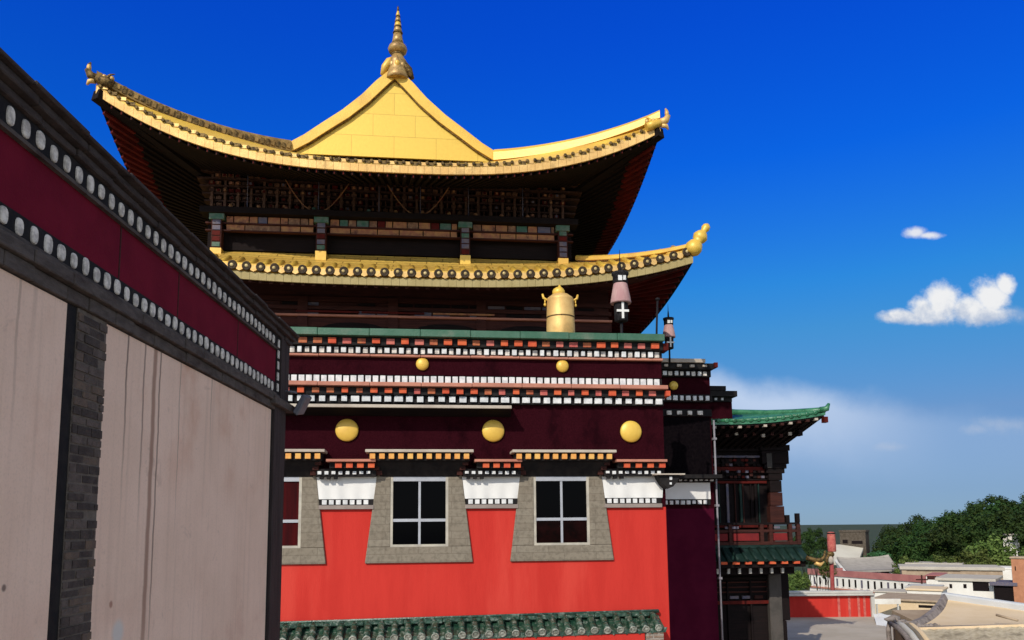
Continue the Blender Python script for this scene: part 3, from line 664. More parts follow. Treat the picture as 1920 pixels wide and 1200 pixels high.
def skin(E, inner_h, iw0, iw1, iz, sag, mk, name, dz, th, dip=0):
    m = MB(mk)
    iwc, ihw = (iw0 + iw1) / 2, (iw1 - iw0) / 2
    def mixf(a, b, t):
        p = a.lerp(b, t); p.z -= sag * 4 * t * (1 - t); return p
    up = Vector((0, 0, dz))
    for back in (0, 1):
        def ff(s, t, back=back):
            q = -1 + 2 * s; a = E.front(q); 
            if back: a = Vector((a.x, 2 * E.wc - a.y, a.z))
            b = Vector((X(inner_h * q), iw1 if back else iw0, iz)); return mixf(a + up, b, t)
        m.grid(ff, 48, 8, 0, th)
    for sg in (-1, 1):
        def fs(s, t, sg=sg):
            q = -1 + 2 * s; a = E.side(q, sg); b = Vector((X(sg * inner_h), iwc + ihw * q, iz - dip * (1 - abs(q) ** 4))); return mixf(a + up, b, t)
        m.grid(fs, 48, 8, 0, th)
    return m.build(name, gh)

def fascia_and_tiles(E, name, fz, mk, cap, sp, n, caps_big):
    """gilded fascia strip with a row of tile ends above it; returns part"""
    m = MB(mk, 'gold', 'bronze')
    def strip(path, nrm, lift=0):
        for i in range(len(path) - 1):
            a, b = path[i], path[i + 1]; g = (b - a).normalized() * .0025; a2, b2 = a + g, b - g
            h = Vector((0, 0, fz - lift)); o = nrm * -.05; a2 = a2 + Vector((0, 0, lift)); b2 = b2 + Vector((0, 0, lift))
            m.hexa([a2, b2, b2 + o, a2 + o, a2 + h, b2 + h, b2 + h + o, a2 + h + o], 0)
    k = int(2 * E.h / .17)
    strip([E.front(-1 + 2 * i / k) for i in range(k + 1)], Vector((0, -1, 0)))
    for sg in (-1, 1):
        strip([E.side(-1 + 2 * i / 60, sg) for i in range(61)], Vector((sg, 0, 0)), .03)
        for i in range(50):
            t = -1 + 2 * (i + .5) / 50; m.lathe(E.side(t, sg) + Vector((sg * -.02, 0, fz + caps_big)), [(.055, 0), (.055, .05), (.03, .06)], 8, 2, (sg, 0, .1))
    f = m.build(name, gh)
    return f

# ---- lower golden roof
lr = skin(LO, 4.35, 2.85, 11.5, 10.28, .10, 'gold_tile', 'lower_roof', .34, .05)
f = fascia_and_tiles(LO, 'lower_fascia', .16, 'gold_fascia', .1, .3, 43, .09)
n = 46
m = MB('gold_pale')
for i in range(n - 1):                                               # drip tiles between the caps, one pressed strip
    t2 = -1 + 2 * (i + 1) / n; q = LO.front(t2) + Vector((0, -.045, .265)); t3 = -1 + 2 * (i + 2) / n; q3 = LO.front(t3) + Vector((0, -.045, .265))
    m.poly_prism([q + Vector((-.075, 0, .0)), q + Vector((-.06, 0, -.075)), q + Vector((0, 0, -.105)), q + Vector((.06, 0, -.075)), q + Vector((.075, 0, 0)), q + Vector((.05, 0, .03)), q + Vector((-.05, 0, .03))], (0, .02, 0), 0)
    m.beam(q + Vector((.05, .02, .01)), q3 + Vector((-.05, .02, .01)), .03, .05, 0)
m.build('drip_tiles', lr)
for i in range(n):
    m = MB('cap_dark', 'gold_dull', 'gold')
    t = -1 + 2 * (i + .5) / n; p = LO.front(t); c = p + Vector((0, -.06, .275))
    m.lathe(c + Vector((0, .05, 0)), [(.092, 0), (.098, .03), (.094, .05), (.07, .055), (.062, .045), (.05, .052)], 16, 0, (0, -1, -.15))
    m.lathe(c + Vector((random.uniform(-.012, .012), .002, random.uniform(-.012, .012))), [(.040, 0), (.03, .012), (.005, .016)], 10, 1, (0, -1, -.15))
    m.tube([c + Vector((0, .04, .0)), c + Vector((0, .45, .17)), c + Vector((0, .95, .42))], [.07, .068, .064], 8, 2)
    m.build('tile_cap', lr)
m = MB('gold')                                                       # sloping front lip that carries the caps
m.grid(lambda s, t: LO.front(-1 + 2 * s) + Vector((0, .02 + .10 * t, .15 + .17 * t)), 60, 2, 0, .0)
m.build('drip_lip', lr)
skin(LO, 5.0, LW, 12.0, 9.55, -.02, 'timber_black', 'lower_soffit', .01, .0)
m = MB('timber', 'timber_red')
for i in range(60):
    t = -1 + 2 * (i + .5) / 60; a = LO.front(t) + Vector((0, .08, -.0)); b = Vector((X(5.0 * t), LW, 9.50)); m.beam(a, b, .07, .08, 0)
for sg in (-1, 1):
    for i in range(50):
        t = -1 + 2 * (i + .5) / 50; a = LO.side(t, sg) - Vector((sg * .08, 0, 0)); b = Vector((X(sg * 5.0), 7.25 + 4.75 * t, 9.50)); m.beam(a, b, .07, .08, 1)
m.build('lower_rafters', gh)
def hip_ridge(name, E, inner, dz, wd, ht, mk, sag, parent, studs=None):
    for sg in (-1, 1):
        for fr in (-1, 1):
            c = E.front(1.0 * sg); c = Vector((c.x, c.y if fr < 0 else 2 * E.wc - c.y, c.z + dz))
            i = Vector((X(sg * inner[0]), inner[1] if fr < 0 else inner[2], inner[3]))
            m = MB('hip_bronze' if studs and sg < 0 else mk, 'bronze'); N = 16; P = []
            for k in range(N + 1):
                t = k / N; p = i.lerp(c, t); p.z -= (sag + (.05 if studs and sg < 0 else 0)) * 4 * t * (1 - t) ** .9; P.append(p)
            rings = []
            for k, p in enumerate(P):
                d = (P[min(k + 1, N)] - P[max(k - 1, 0)]).normalized(); r = d.cross(Vector((0, 0, 1))).normalized() * wd / 2; u = Vector((0, 0, 1)) * ht * (1 - .25 * k / N)
                rings.append([p - r, p + r, p + r + u * .7, p + r * .5 + u, p - r * .5 + u, p - r + u * .7])
            m.loop(rings, 0, False)
            if studs and sg < 0:
                for k in range(34):
                    t = (k + .5) / 34; p = i.lerp(c, t); p.z -= (sag + .05) * 4 * t * (1 - t) ** .9
                    d = (c - i).normalized(); r = d.cross(Vector((0, 0, 1))).normalized() * (wd / 2 + .012)
                    for q in (1, -1):
                        z = p + r * q + Vector((0, 0, ht * .38)); m.beam(z - d * .035, z + d * .035, .03, ht * random.uniform(.35, .6), 1 if (k % 3) else 0)
            m.build(name, parent)
hip_ridge('hip_ridge', LO, (4.35, 2.85, 11.5, 10.30), .34, .22, .13, 'gold', .08, lr)
# gourd finials on the lower corners
for sg in (-1, 1):
    m = MB('gold'); c = LO.front(1.0); c = Vector((X(sg * (c.x - UC)), c.y, c.z + .30)); ax = Vector((sg * .62, -.05, 1)).normalized()
    m.lathe(c - ax * .12, [(.10, 0), (.17, .07), (.19, .17), (.15, .28), (.10, .33), (.14, .38), (.165, .46), (.12, .55), (.075, .59), (.07, .62), (.095, .68), (.085, .75), (.03, .80)], 18, 0, ax)
    m.build('corner_finial', lr)

# ---- upper storey: columns, panels, lattice
UW = 3.0
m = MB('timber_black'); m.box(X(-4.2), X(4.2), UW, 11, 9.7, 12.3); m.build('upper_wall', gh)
for d in (-3.94, -1.64, 1.64, 3.94):
    m = MB('timber', 'gold', 'p_blue', 'p_green', 'timber_red')
    cz = 9.95
    m.box(X(d - .11), X(d + .11), 2.50, 2.72, 10.24, 11.04, 0)
    m.box(X(d - .12), X(d + .12), 2.49, 2.73, cz - .25, 10.238, 1)
    for k in range(5):
        z = 10.27 + k * .13; m.box(X(d - .085), X(d + .085), 2.485, 2.499, z, z + .10, random.choice((2, 3, 2, 4)))
    m.box(X(d - .16), X(d + .16), 2.47, 2.74, 10.90, 11.035, 3)
    m.build('column', gh)
m = MB('timber_black', 'timber'); m.box(X(-4.3), X(4.3), 2.42, 2.80, 11.04, 11.18); m.box(X(-4.2), X(4.2), 2.56, 2.66, 10.83, 10.865, 1); m.box(X(-4.2), X(4.2), 2.56, 2.66, 10.66, 10.69, 1)
m.box(X(-4.2), X(4.2), 2.80, 2.86, 10.3, 11.04, 0)
m.build('lintel', gh)
cols = [-3.94, -1.64, 1.64, 3.94]
for i in range(3):
    a, b = cols[i] + .18, cols[i + 1] - .18
    for z0, z1, row in ((10.87, 11.025, 0), (10.69, 10.825, 1)):
        x = a; 
        while x < b - .05:
            wd = min(random.uniform(.16, .34) if row == 0 else random.uniform(.35, .8), b - x); k = random.choice((0, 0, 1, 0, 4, 0, 2, 0, 3, 4) if row == 0 else (0, 0, 0, 4, 0))
            m = MB(('p_pink', 'p_blue', 'p_green', 'timber_red', 'p_brown')[k]); m.box(X(x + .012), X(x + wd - .012), 2.60, 2.63, z0, z1); m.build('painted_panel', gh); x += wd
m = MB('timber_black', 'carved', 'timber_red', 'p_pink', 'p_blue', 'p_green', 'carved_dark')
for z, d, h in ((11.22, .06, .05), (11.44, .11, .04), (11.60, .15, .04), (11.76, .20, .04), (11.92, .25, .04), (12.06, .30, .05)):
    m.box(X(-4.2 - d), X(4.2 + d), UW - d - .1, UW + .01, z, z + h, 6)
for i, d in enumerate(rng(-4.2, 4.2, .145)):                         # dense bracket clusters and lattice strips
    big = i % 2 == 0
    m.box(X(d - (.028 if big else .012)), X(d + (.028 if big else .012)), UW - (.27 if big else .2), UW, 11.19, 12.06, 1 if random.random() < .7 else 6)
    for k, z in enumerate((11.29, 11.345, 11.485, 11.645, 11.805, 11.965)):
        o = .12 + k * .045; r = random.random()
        if r < .78: m.box(X(d - .058), X(d + .058), UW - o - .03, UW, z, z + .07, random.choice((1, 6, 1, 6, 1, 2)))
        if r < .55: m.box(X(d - .026), X(d + .026), UW - o - .05, UW - o - .031, z + .008, z + .058, random.choice((3, 2, 1, 4, 3, 1, 3, 2)))
for i, d in enumerate(rng(-4.0, 4.0, .62)):                         # painted lotus bosses along the sill
    m.lathe((X(d), UW - .30, 11.30), [(.05, 0), (.045, .03), (.015, .05)], 8, random.choice((2, 3, 3, 5)), (0, -1, 0))
m.build('bracket_sets', gh)
# curved painted braces and hanging strips
def curve(pts, r, k=0): m = MB('p_pink', 'p_blue'); m.tube(pts, r, 6, k); m.build('curved_brace' if len(pts) > 2 else 'thin_rod', gh)
for d0 in (-1.75, .55):
    for sg in (-1, 1):
        curve([(X(d0 + sg * (.12 + .62 * t)), UW - .42, 11.22 + .74 * t ** 1.5) for t in [j / 8 for j in range(9)]], .014)
for d in (-3.3, -1.72, -.35, .6, 1.72, 3.0): curve([(X(d), UW - .43, 11.2), (X(d), UW - .45, 12.0)], .012, 1)
for d in (-2.9, -1.9, -.9, .1, 1.1, 2.1): curve([(X(d - .3), UW - .47, 12.06), (X(d + .2), UW - .47, 12.05)], .012, 0)

# ---- upper golden roof
GW = 2.0
ur = skin(UP, 2.3, GW, 11.4, 12.22, .0, 'gold', 'upper_roof', .215, .05)
m = MB('gold_tile')
prof = [(0, 14.36), (.3, 13.98), (.62, 13.62), (1.06, 13.22), (1.5, 12.89), (1.9, 12.58), (2.3, 12.33)]
for sg in (-1, 1):
    def fm(s, t, sg=sg):
        k = t * (len(prof) - 1); i = min(int(k), len(prof) - 2); q = k - i
        return (X(sg * (prof[i][0] * (1 - q) + prof[i + 1][0] * q)), GW + .05 + 9.3 * s, prof[i][1] * (1 - q) + prof[i + 1][1] * q)
    m.grid(fm, 10, 18, 0, .08)
m.build('main_slope', ur)
fascia_and_tiles(UP, 'upper_fascia', .17, 'gold_pale', .06, .17, 60, .05)
n = 70
for i in range(n):
    m = MB('bronze', 'gold_pale')
    t = -1 + 2 * (i + .5) / n; p = UP.front(t); c = p + Vector((0, -.02, .225))
    m.lathe(c, [(.036, 0), (.038, .02), (.02, .024)], 10, 0, (0, -1, -.1))
    m.tube([c + Vector((0, .005, .0)), c + Vector((0, .5, .2))], .034, 6, 1)
    m.box(p.x + .03, p.x + .14, p.y - .012, p.y + .004, p.z + .175, p.z + .245, 0 if i % 2 else 1)
    m.build('tile_cap', ur)
hip_ridge('hip_ridge', UP, (2.28, GW - .06, 11.46, 12.28), .28, .2, .27, 'gold', .17, ur, studs=True)
# gable face and barge boards
m = MB('gold_sheet')
pts = [(X(s * x), GW, z - .03) for s, pr_ in ((-1, list(reversed(prof[1:]))), (1, prof)) for x, z in pr_]
m.poly_prism(pts + [], (0, .06, 0)); m.build('gable', ur)
m = MB('gold', 'bronze')
for sg in (-1, 1):
    rings = []
    for k, (x, z) in enumerate(prof):
        a = Vector(prof[max(k - 1, 0)]); b = Vector(prof[min(k + 1, len(prof) - 1)]); d = (b - a).normalized(); nn = Vector((-d.y, d.x)); 
        if nn.y < 0: nn = -nn
        o, q = .15, .10 - .05 * (k / 6.0)
        if k == 0: nn = Vector((0, 1)); o, q = .1, .20
        P = lambda off, w: Vector((X(sg * (x + nn.x * off)), w, z + nn.y * off))
        rings.append([P(-q, GW - .10), P(o, GW - .10), P(o, GW + .05), P(-q, GW + .05)])
    m.loop(rings, 0, False)
    rings2 = [[r[0] + Vector((0, .04, -.03)), r[0] + Vector((0, .04, .0)), r[0] + Vector((0, .09, 0)), r[0] + Vector((0, .09, -.03))] for r in rings]
    m.loop(rings2, 1, False)
m.build('barge_board', ur)
# ridge behind the finial, and the finial
m = MB('gold'); m.box(X(-.10), X(.10), GW + .1, 11.3, 14.3, 14.62); m.build('main_ridge', ur, bevel=.04)
m = MB('fin', 'bronze', 'gold')
fc = Vector((X(.06), GW + .02, 0))
m.lathe(fc + Vector((0, 0, 14.28)), [(.27, -.12), (.26, -.02), (.225, .1), (.20, .2), (.225, .27), (.21, .35), (.15, .44), (.125, .5)], 18, 0)
for k in range(8):                                                   # leaves round the foot
    t = k * math.pi / 4; d = Vector((math.cos(t), math.sin(t), 0))
    m.ball(fc + d * .16 + Vector((0, 0, 14.5)), .075, .075, .12, 0 if k % 2 else 2, 8)
m.tube([fc + Vector((-.34, -.05, 14.26)), fc + Vector((-.28, -.06, 14.44)), fc + Vector((-.18, -.06, 14.58)), fc + Vector((-.06, -.05, 14.68))], [.05, .09, .1, .06], 10, 2)
m.tube([fc + Vector((.34, -.05, 14.2)), fc + Vector((.26, -.06, 14.4)), fc + Vector((.14, -.06, 14.52)), fc + Vector((.04, -.05, 14.64))], [.05, .09, .1, .06], 10, 1)
m.lathe(fc + Vector((0, 0, 14.76)), [(.12, 0), (.14, .02), (.14, .05), (.10, .06)], 16, 1)
m.lathe(fc + Vector((0, 0, 14.82)), [(.12, 0), (.2, .04), (.225, .11), (.2, .18), (.13, .2)], 18, 0)
m.lathe(fc + Vector((0, 0, 15.02)), [(.15, 0), (.155, .035), (.11, .05)], 16, 1)
m.lathe(fc + Vector((0, 0, 15.07)), [(.14, 0), (.115, .12), (.098, .24)], 16, 0)
m.lathe(fc + Vector((0, 0, 15.31)), [(.11, 0), (.118, .03), (.095, .05)], 16, 1)
for k in range(4): m.lathe(fc + Vector((0, 0, 15.36 + .13 * k)), [(.092 - .016 * k, 0), (.096 - .016 * k, .04), (.08 - .016 * k, .09), (.072 - .016 * k, .13)], 14, 0 if k % 2 == 0 else 2)
for k in range(3): m.lathe(fc + Vector((0, 0, 15.47 + .13 * k)), [(.09 - .016 * k, 0), (.085 - .016 * k, .03)], 12, 1)
m.lathe(fc + Vector((0, 0, 15.88)), [(.026, 0), (.02, .1), (.003, .14)], 10, 1)
m.build('finial', ur)
# corner heads on the upper eaves
for sg in (-1, 1):
    for fr in (0, 1):
        c = UP.front(1.0 * sg); c = Vector((c.x, c.y if not fr else 2 * UP.wc - c.y, c.z + .42)); fy = -1 if not fr else 1
        o = lambda x, z, y=0: c + Vector((sg * (x * .82 - .08), fy * (.02 + y), z * .75 - (.13 if sg < 0 else .26)))
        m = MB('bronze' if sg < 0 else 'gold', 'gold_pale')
        m.tube([o(-.30, -.10), o(-.12, -.02), o(.08, .06), o(.2, .16)], [.09, .10, .085, .045], 10)
        m.tube([o(.08, .06), o(.24, .14), o(.30, .28), o(.27, .42), o(.24, .50)], [.09, .08, .06, .04, .015], 8, 0 if sg < 0 else 1)
        m.tube([o(.12, -.02), o(.26, -.04), o(.30, -.14)], [.06, .045, .02], 8, 1)
        m.tube([o(-.12, .08), o(-.24, .18), o(-.34, .20)], [.03, .02, .006], 6)
        for k in range(4): m.ball(o(-.02 - .09 * k, .11 - .02 * k, .03), .045, .05, .05, 1 if k % 2 else 0, 8)
        m.ball(o(.27, .34, .01), .05, .05, .08, 1, 8)
        m.build('corner_head', ur)
# soffit and rafters of the upper roof
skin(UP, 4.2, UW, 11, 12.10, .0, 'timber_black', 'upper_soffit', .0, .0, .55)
m = MB('timber', 'timber_red', 'p_pink', 'timber_black')
for i in range(64):
    t = -1 + 2 * (i + .5) / 64; a = UP.front(t) + Vector((0, .06, -.02)); b = Vector((X(4.2 * t), UW, 12.07)); m.beam(a, b, .075, .09, 3)
    m.box(a.x - .012, a.x + .012, a.y - .012, a.y + .01, a.z - .05, a.z + .01, 1 if i % 3 else 0)
for sg in (-1, 1):
    for i in range(64):
        t = -1 + 2 * (i + .5) / 64; a = UP.side(t, sg) - Vector((sg * .05, 0, .02)); b = Vector((X(sg * 4.2), 7.0 + 4.0 * t, 12.07 - .55 * (1 - abs(t) ** 4))); q = a.lerp(b, .26 + random.uniform(-.02, .02)); m.beam(a, q, .09, .10, 1); m.beam(q, b, .09, .10, 3)  # inner rafter lengths blackened: eave shade put into the colour
    m.beam(UP.front(1.0 * sg), Vector((X(sg * 4.2), UW, 12.02)), .2, .22, 3)
m.build('upper_rafters', gh)

# ------------------------------------------------------------------ long plastered wall on the left (local x = towards the courtyard, y = along)
lw = thing('plastered_wall', 'long stained plaster wall with maroon frieze and rows of pale beads', 'wall', 'wall', (-.4, 0, 0))
Y0, Y1 = -3.0, 14.85
def wbox(m, y0, y1, z0, z1, x1, k=0, x0=-.7): m.box(x0, x1, y0, y1, z0, z1, k)
m = MB('stonetrim'); m.box(-.75, -.02, Y0, Y1 - .01, -2.9, 7.45); m.build('core', lw)
m = MB('plaster'); wbox(m, Y0, 7.12, -2.9, 6.06, 0, x0=-.019); m.build('plaster_panel', lw)
m = MB('plaster'); wbox(m, 7.86, 13.83, -2.9, 6.06, 0, x0=-.019); m.build('plaster_panel', lw)
m = MB('black'); m.box(-.019, -.004, 7.121, 7.30, -2.9, 6.07); m.build('joint', lw)
m = MB('mortar', 'brick_a', 'brick_b', 'brick_c'); m.box(-.019, .006, 7.30, 7.859, -2.9, 6.07)
z, row = -2.9, 0
while z < 6.0:                                                       # rough courses, every brick set a little differently
    h = random.uniform(.075, .10); y = 7.302 - (.14 if row % 2 else 0)
    while y < 7.85:
        L_ = random.uniform(.22, .32); y0, y1 = max(7.302, y), min(7.857, y + L_ - .018)
        if y1 - y0 > .03 and random.random() > .03:
            p = random.uniform(.008, .022); m.box(.0062, p, y0, y1, z + random.uniform(0, .006), min(z + h - random.uniform(.012, .02), 6.065), random.choice((1, 1, 2, 2, 3)))
        y += L_
    z += h; row += 1
m.build('brick_pier', lw)
m = MB('darkpost', 'black', 'stonetrim'); m.box(-.019, .0, 13.831, 13.90, -2.9, 6.2, 1); m.box(-.72, .05, 13.90, 14.62, -2.9, 6.28, 0); m.build('corner_post', lw, bevel=.02)
m = MB('stonetrim', 'black')
for z0, z1, x, sp in ((6.21, 6.33, .10, .62), (6.075, 6.205, .045, .48)):
    y = Y0
    while y < 14.0:
        e = min(y + sp * random.uniform(.8, 1.2), 14.0); j = random.uniform(-.008, .008); m.box(-.019, x + j, y, e - .008, z0, z1 + j * .5, 0); y = e
m.build('string_course', lw, bevel=.008)
m = MB('board_maroon', 'timber'); m.box(-.019, .0, Y0, 14.02, 6.58, 7.20)
for y in (8.05, 9.6, 11.9): m.box(-.0, .004, y, y + .025, 6.58, 7.2, 1)
m.build('frieze', lw)
def bead_band(z0, z1, zc, hh, x):
    m = MB('black', 'grey_dot', 'stonetrim'); m.box(-.019, x, Y0, 14.0, z0, z1, 0); m.box(-.019, x + .03, Y0, 14.0, z0 - .04, z0 - .002, 2)
    for y in rng(Y0, 14.0, .2135):
        zz = zc + random.uniform(-.012, .012); r = .058 * random.uniform(.85, 1.1); h = hh * random.uniform(.88, 1.08); rings = []
        for r_, dx in ((1, .0), (.95, .012), (.75, .02)):
            rings.append([(x + dx, y + r * r_ * math.copysign(abs(math.cos(t)) ** .7, math.cos(t)), zz + h * r_ * math.copysign(abs(math.sin(t)) ** .7, math.sin(t))) for t in [2 * math.pi * k / 14 for k in range(14)]])
        m.loop(rings, 1, False)
    return m.build('bead_band', lw)
bead_band(7.20, 7.42, 7.31, .082, .02); bead_band(6.38, 6.575, 6.475, .082, .02)
m = MB('black', 'grey_dot'); m.box(-.019, .02, 14.021, 14.2, 6.34, 7.42, 0)
for z in rng(6.4, 7.4, .2): m.box(.02, .035, 14.06, 14.15, z - .07, z + .07, 1)
m.build('bead_band', lw)
m = MB('darkpost', 'stonetrim'); m.box(-.72, .06, 14.21, 14.50, 6.29, 7.5, 0); m.box(-.73, .03, 14.505, 14.85, 6.285, 7.5, 0); m.box(-.72, .14, 13.6, 14.86, 6.14, 6.28, 1)
m.build('end_frame', lw, bevel=.01)
m = MB('coping')
for z0, z1, x, sp in ((7.425, 7.50, .07, .55), (7.505, 7.58, .13, .7), (7.585, 7.625, .20, .8)):
    y = Y0
    while y < Y1 + .02:
        e = min(y + sp * random.uniform(.8, 1.25), Y1 + .03); j = random.uniform(-.012, .012); m.box(-.9, x + j, y, e - .006, z0, z1 + j * .5); y = e
m.build('coping', lw, bevel=.01)

# floodlight on the end post
fl = thing('floodlight', 'grey floodlight on an arm at the end of the plastered wall', 'lamp', 'wall', (.1, 14.7, 6.4))
m = MB('grey_metal'); m.tube([(.0, 14.62, 6.52), (.12, 14.66, 6.52), (.22, 14.7, 6.50)], .022, 8); m.box(-.01, .02, 14.56, 14.7, 6.44, 6.6); m.build('bracket', fl)
m = MB('grey_metal')
m.hexa([(.16, 14.62, 6.13), (.25, 14.62, 6.06), (.30, 14.95, 6.12), (.2, 14.95, 6.2), (.34, 14.62, 6.47), (.43, 14.62, 6.42), (.46, 14.95, 6.46), (.36, 14.95, 6.52)])
m.build('lamp_head', fl, bevel=.02)

rescale(lw, .58); rescale(fl, .58)

# pavilion is resized with its distance below

# ------------------------------------------------------------------ timber pavilion on the right
pv = thing('timber_pavilion', 'dark timber balcony pavilion with green tiled upswept roof', 'pavilion', 'temple', (6.4, 5, 0))
PW = 4.2; a, b = 4.9, 7.35
m = MB('timber_black'); m.box(a, b - .12, PW + .1, 9, .03, 6.3); m.build('wall', pv)  # dark timber, chosen blacker to stand in for the cast shadow
m = MB('timber_black', 'timber_black', 'p_blue', 'timber', 'timber_red', 'skirt_tile')                     # facade framing
m.box(a, b + .1, PW - .02, PW + .098, 5.86, 6.05, 1)
for z0, z1, k in ((5.70, 5.75, 2), (5.36, 5.46, 4), (5.12, 5.15, 1), (5.04, 5.10, 4)): m.box(a, b - .3, PW + .02, PW + .098, z0, z1, k)
for i, u in enumerate(rng(a + .3, b - .35, .32)):
    m.box(u - .12, u + .12, PW + .0, PW + .018, 5.52, 5.66, random.choice((1, 0, 0))); m.box(u - .13, u + .13, PW - .01, PW + .019, 5.695, 5.72, 2)
    m.box(u - .04, u + .04, PW + .0, PW + .018, 5.22, 5.3, random.choice((3, 2, 0)))
for u in (5.05, 5.45, 6.0, 6.35, 6.75): m.box(u - .03, u + .03, PW + .03, PW + .098, 4.05, 5.03, random.choice((2, 0, 5)))
m.box(a, b - .2, PW + .0, PW + .098, 3.92, 4.03, 4)
m_up = m; m = MB('timber_black', 'timber_black', 'p_blue', 'timber', 'timber_red', 'skirt_tile')
m.box(a, b - .35, PW + .02, PW + .098, 2.02, 2.1, 4); m.box(a, b - .35, PW + .03, PW + .098, 2.62, 2.68, 0)
for u in (5.3, 5.9, 6.5): m.box(u - .02, u + .02, PW + .03, PW + .098, .1, 2.6, 0)
for i in range(6): m.box(5.0 + i * .32, 5.22 + i * .32, PW + .04, PW + .098, 2.15, 2.22, random.choice((2, 0, 3)))
for z in (2.30, 2.42, 2.54): m.box(a, b - .4, PW + .055, PW + .0983, z, z + .03, 3)
m.build('lower_panelling', pv); m = m_up
for i, u in enumerate(rng(a + .1, b - .25, .105)):                    # carved rows between the beams
    for z in (5.17, 5.31, 5.48, 5.60):
        if random.random() < .75: m.box(u - .04, u + .04, PW - .012 - .01 * (i % 2), PW + .0985, z, z + .06, random.choice((3, 1, 3, 4, 2, 1)))
    if 5.0 < u < 6.9 and i % 2: m.box(u - .012, u + .012, PW + .05, PW + .0982, 4.03, 5.03, random.choice((3, 1, 5)))
m.build('front_framing', pv)
m = MB('timber_black', 'timber', 'shade_stone', 'timber_black')                                        # corner column with stepped capital
for z0, z1, h, k in ((4.0, 4.45, .21, 1), (4.46, 4.8, .18, 1), (4.81, 5.1, .17, 0), (5.11, 5.28, .2, 0), (5.29, 5.40, .27, 3), (5.41, 5.52, .33, 0), (5.53, 5.86, .40, 3), (5.87, 6.02, .44, 0)): m.box(7.22 - h * .8, 7.22 + h, PW - .1, PW + .35, z0, z1, k)
m.box(7.02, 7.16, PW - .115, PW - .101, 5.42, 5.80, 2)
m.build('corner_column', pv, bevel=.02)
m = MB('shade_stone', 'timber_black'); m.box(6.95, 7.28, PW - .05, PW + .4, .03, 2.75, 0); m.box(7.285, 7.5, PW + .0, PW + .4, 1.6, 2.75, 1); m.box(7.285, 7.4, PW + .0, PW + .4, .03, 1.59, 1); m.build('stone_pier', pv, bevel=.015)
# balcony
BW = PW - .75
m = MB('timber', 'rail_red', 'p_blue', 'timber_black', 'skirt_tile')
m.box(a, 7.52, BW, PW + .3, 3.42, 3.50, 4)                                                         # floor edge
m.box(a, 7.52, BW, BW + .09, 3.50, 3.58, 0); m.box(a, 7.52, BW, BW + .09, 3.80, 3.87, 0); m.box(a, 7.50, BW - .01, BW + .1, 3.98, 4.04, 3)
for u in (4.95, 5.72, 6.52, 6.75, 7.25, 7.46): m.box(u - .045, u + .045, BW - .015, BW + .1, 3.5, 4.0, 0)
for x0, x1, k in ((5.0, 5.66, 1), (5.79, 6.45, 1), (6.82, 7.18, 1)): m.box(x0, x1, BW + .02, BW + .06, 3.6, 3.78, k)
for x0, x1 in ((5.1, 5.3), (5.6, 5.95), (6.85, 7.0), (7.3, 7.4)): m.box(x0, x1, BW + .02, BW + .06, 3.89, 3.95, 2)
for u, z in ((7.20, 4.22), (7.46, 4.26)): m.box(u - .045, u + .045, BW - .015, BW + .1, 4.04, z, 3)
m.box(7.14, 7.2, BW - .01, BW + .08, 4.17, 4.22, 3)
m.build('balcony', pv, bevel=.006)
m = MB('skirt_tile', 'timber_black', 'orange', 'lead')                                              # skirt roof under the balcony
E0 = BW - .45
m.hexa([(a, E0, 3.13), (7.52, E0, 3.13), (7.35, PW, 3.13), (a, PW, 3.13), (a, BW - .02, 3.415), (7.50, BW - .02, 3.415), (7.35, PW, 3.415), (a, PW, 3.415)], 0)
for u in rng(a, 7.45, .23): m.tube([(u, E0 - .02, 3.15), (u, BW - .03, 3.42)], .045, 8, 0)
for i, u in enumerate(rng(a + .02, 7.45, .30)): m.box(u - .075, u + .075, E0 + .02, E0 + .10, 3.06, 3.125, 2)
m.box(a, 7.42, E0 + .101, PW, 2.98, 3.128, 1); m.box(a, 7.25, E0 + .35, PW, 2.80, 2.978, 1)
for u in rng(a, 7.2, .27): m.box(u - .03, u + .03, E0 + .28, E0 + .349, 2.83, 2.95, 3)
m.build('skirt_roof', pv)
m = MB('bronze', 'gold_pale'); m.tube([(7.40, E0, 3.2), (7.6, E0 - .02, 3.14), (7.75, E0 - .04, 3.14), (7.84, E0 - .04, 3.24), (7.86, E0 - .04, 3.36)], [.05, .055, .05, .04, .02], 8, 0); m.tube([(7.6, E0 - .02, 3.08), (7.72, E0 - .03, 3.03), (7.82, E0 - .03, 3.1)], [.05, .05, .02], 8, 1)
m.build('corner_ornament', pv)
# top roof: hip corner at the right front
m = MB('green_roof', 'timber_black', 'white_dot', 'timber', 'orange')
H = 7.94; R0 = PW - 1.35
def eave_z(u): return 6.37 + .24 * max(0, (u - 5.2) / (H - 5.2)) ** 2.2
def tf(s, t):
    u = 4.9 + (H - 4.9) * s; e = Vector((u, R0 - .12 * s ** 3, eave_z(u) + .06)); i = Vector((4.9 + (5.4 - 4.9) * s + .3, PW + .9, 7.02)); p = e.lerp(i, t); p.z -= .10 * 4 * t * (1 - t); return p
m.grid(tf, 30, 10, 0, .06)
def ts(s, t):
    v = R0 - .12 + (5.2) * s; e = Vector((H, v, eave_z(H) + .06 - .26 * min(1, s * 1.3) * (2 - min(1, s * 1.3)))); i = Vector((5.7, PW + .9 + 1.2 * s, 6.92)); p = e.lerp(i, t); p.z -= .10 * 4 * t * (1 - t); return p
m.grid(ts, 24, 10, 0, .06)
for u in rng(5.0, H, .2):
    s = (u - 4.9) / (H - 4.9); pth = [Vector(tf(s, t)) + Vector((0, 0, .03)) for t in (0, .15, .35, .6)]; m.tube(pth, [.05, .05, .045, .04], 8, 0)
    m.lathe(pth[0], [(.055, 0), (.055, .02), (.02, .024)], 10, 0, (0, -1, -.2))
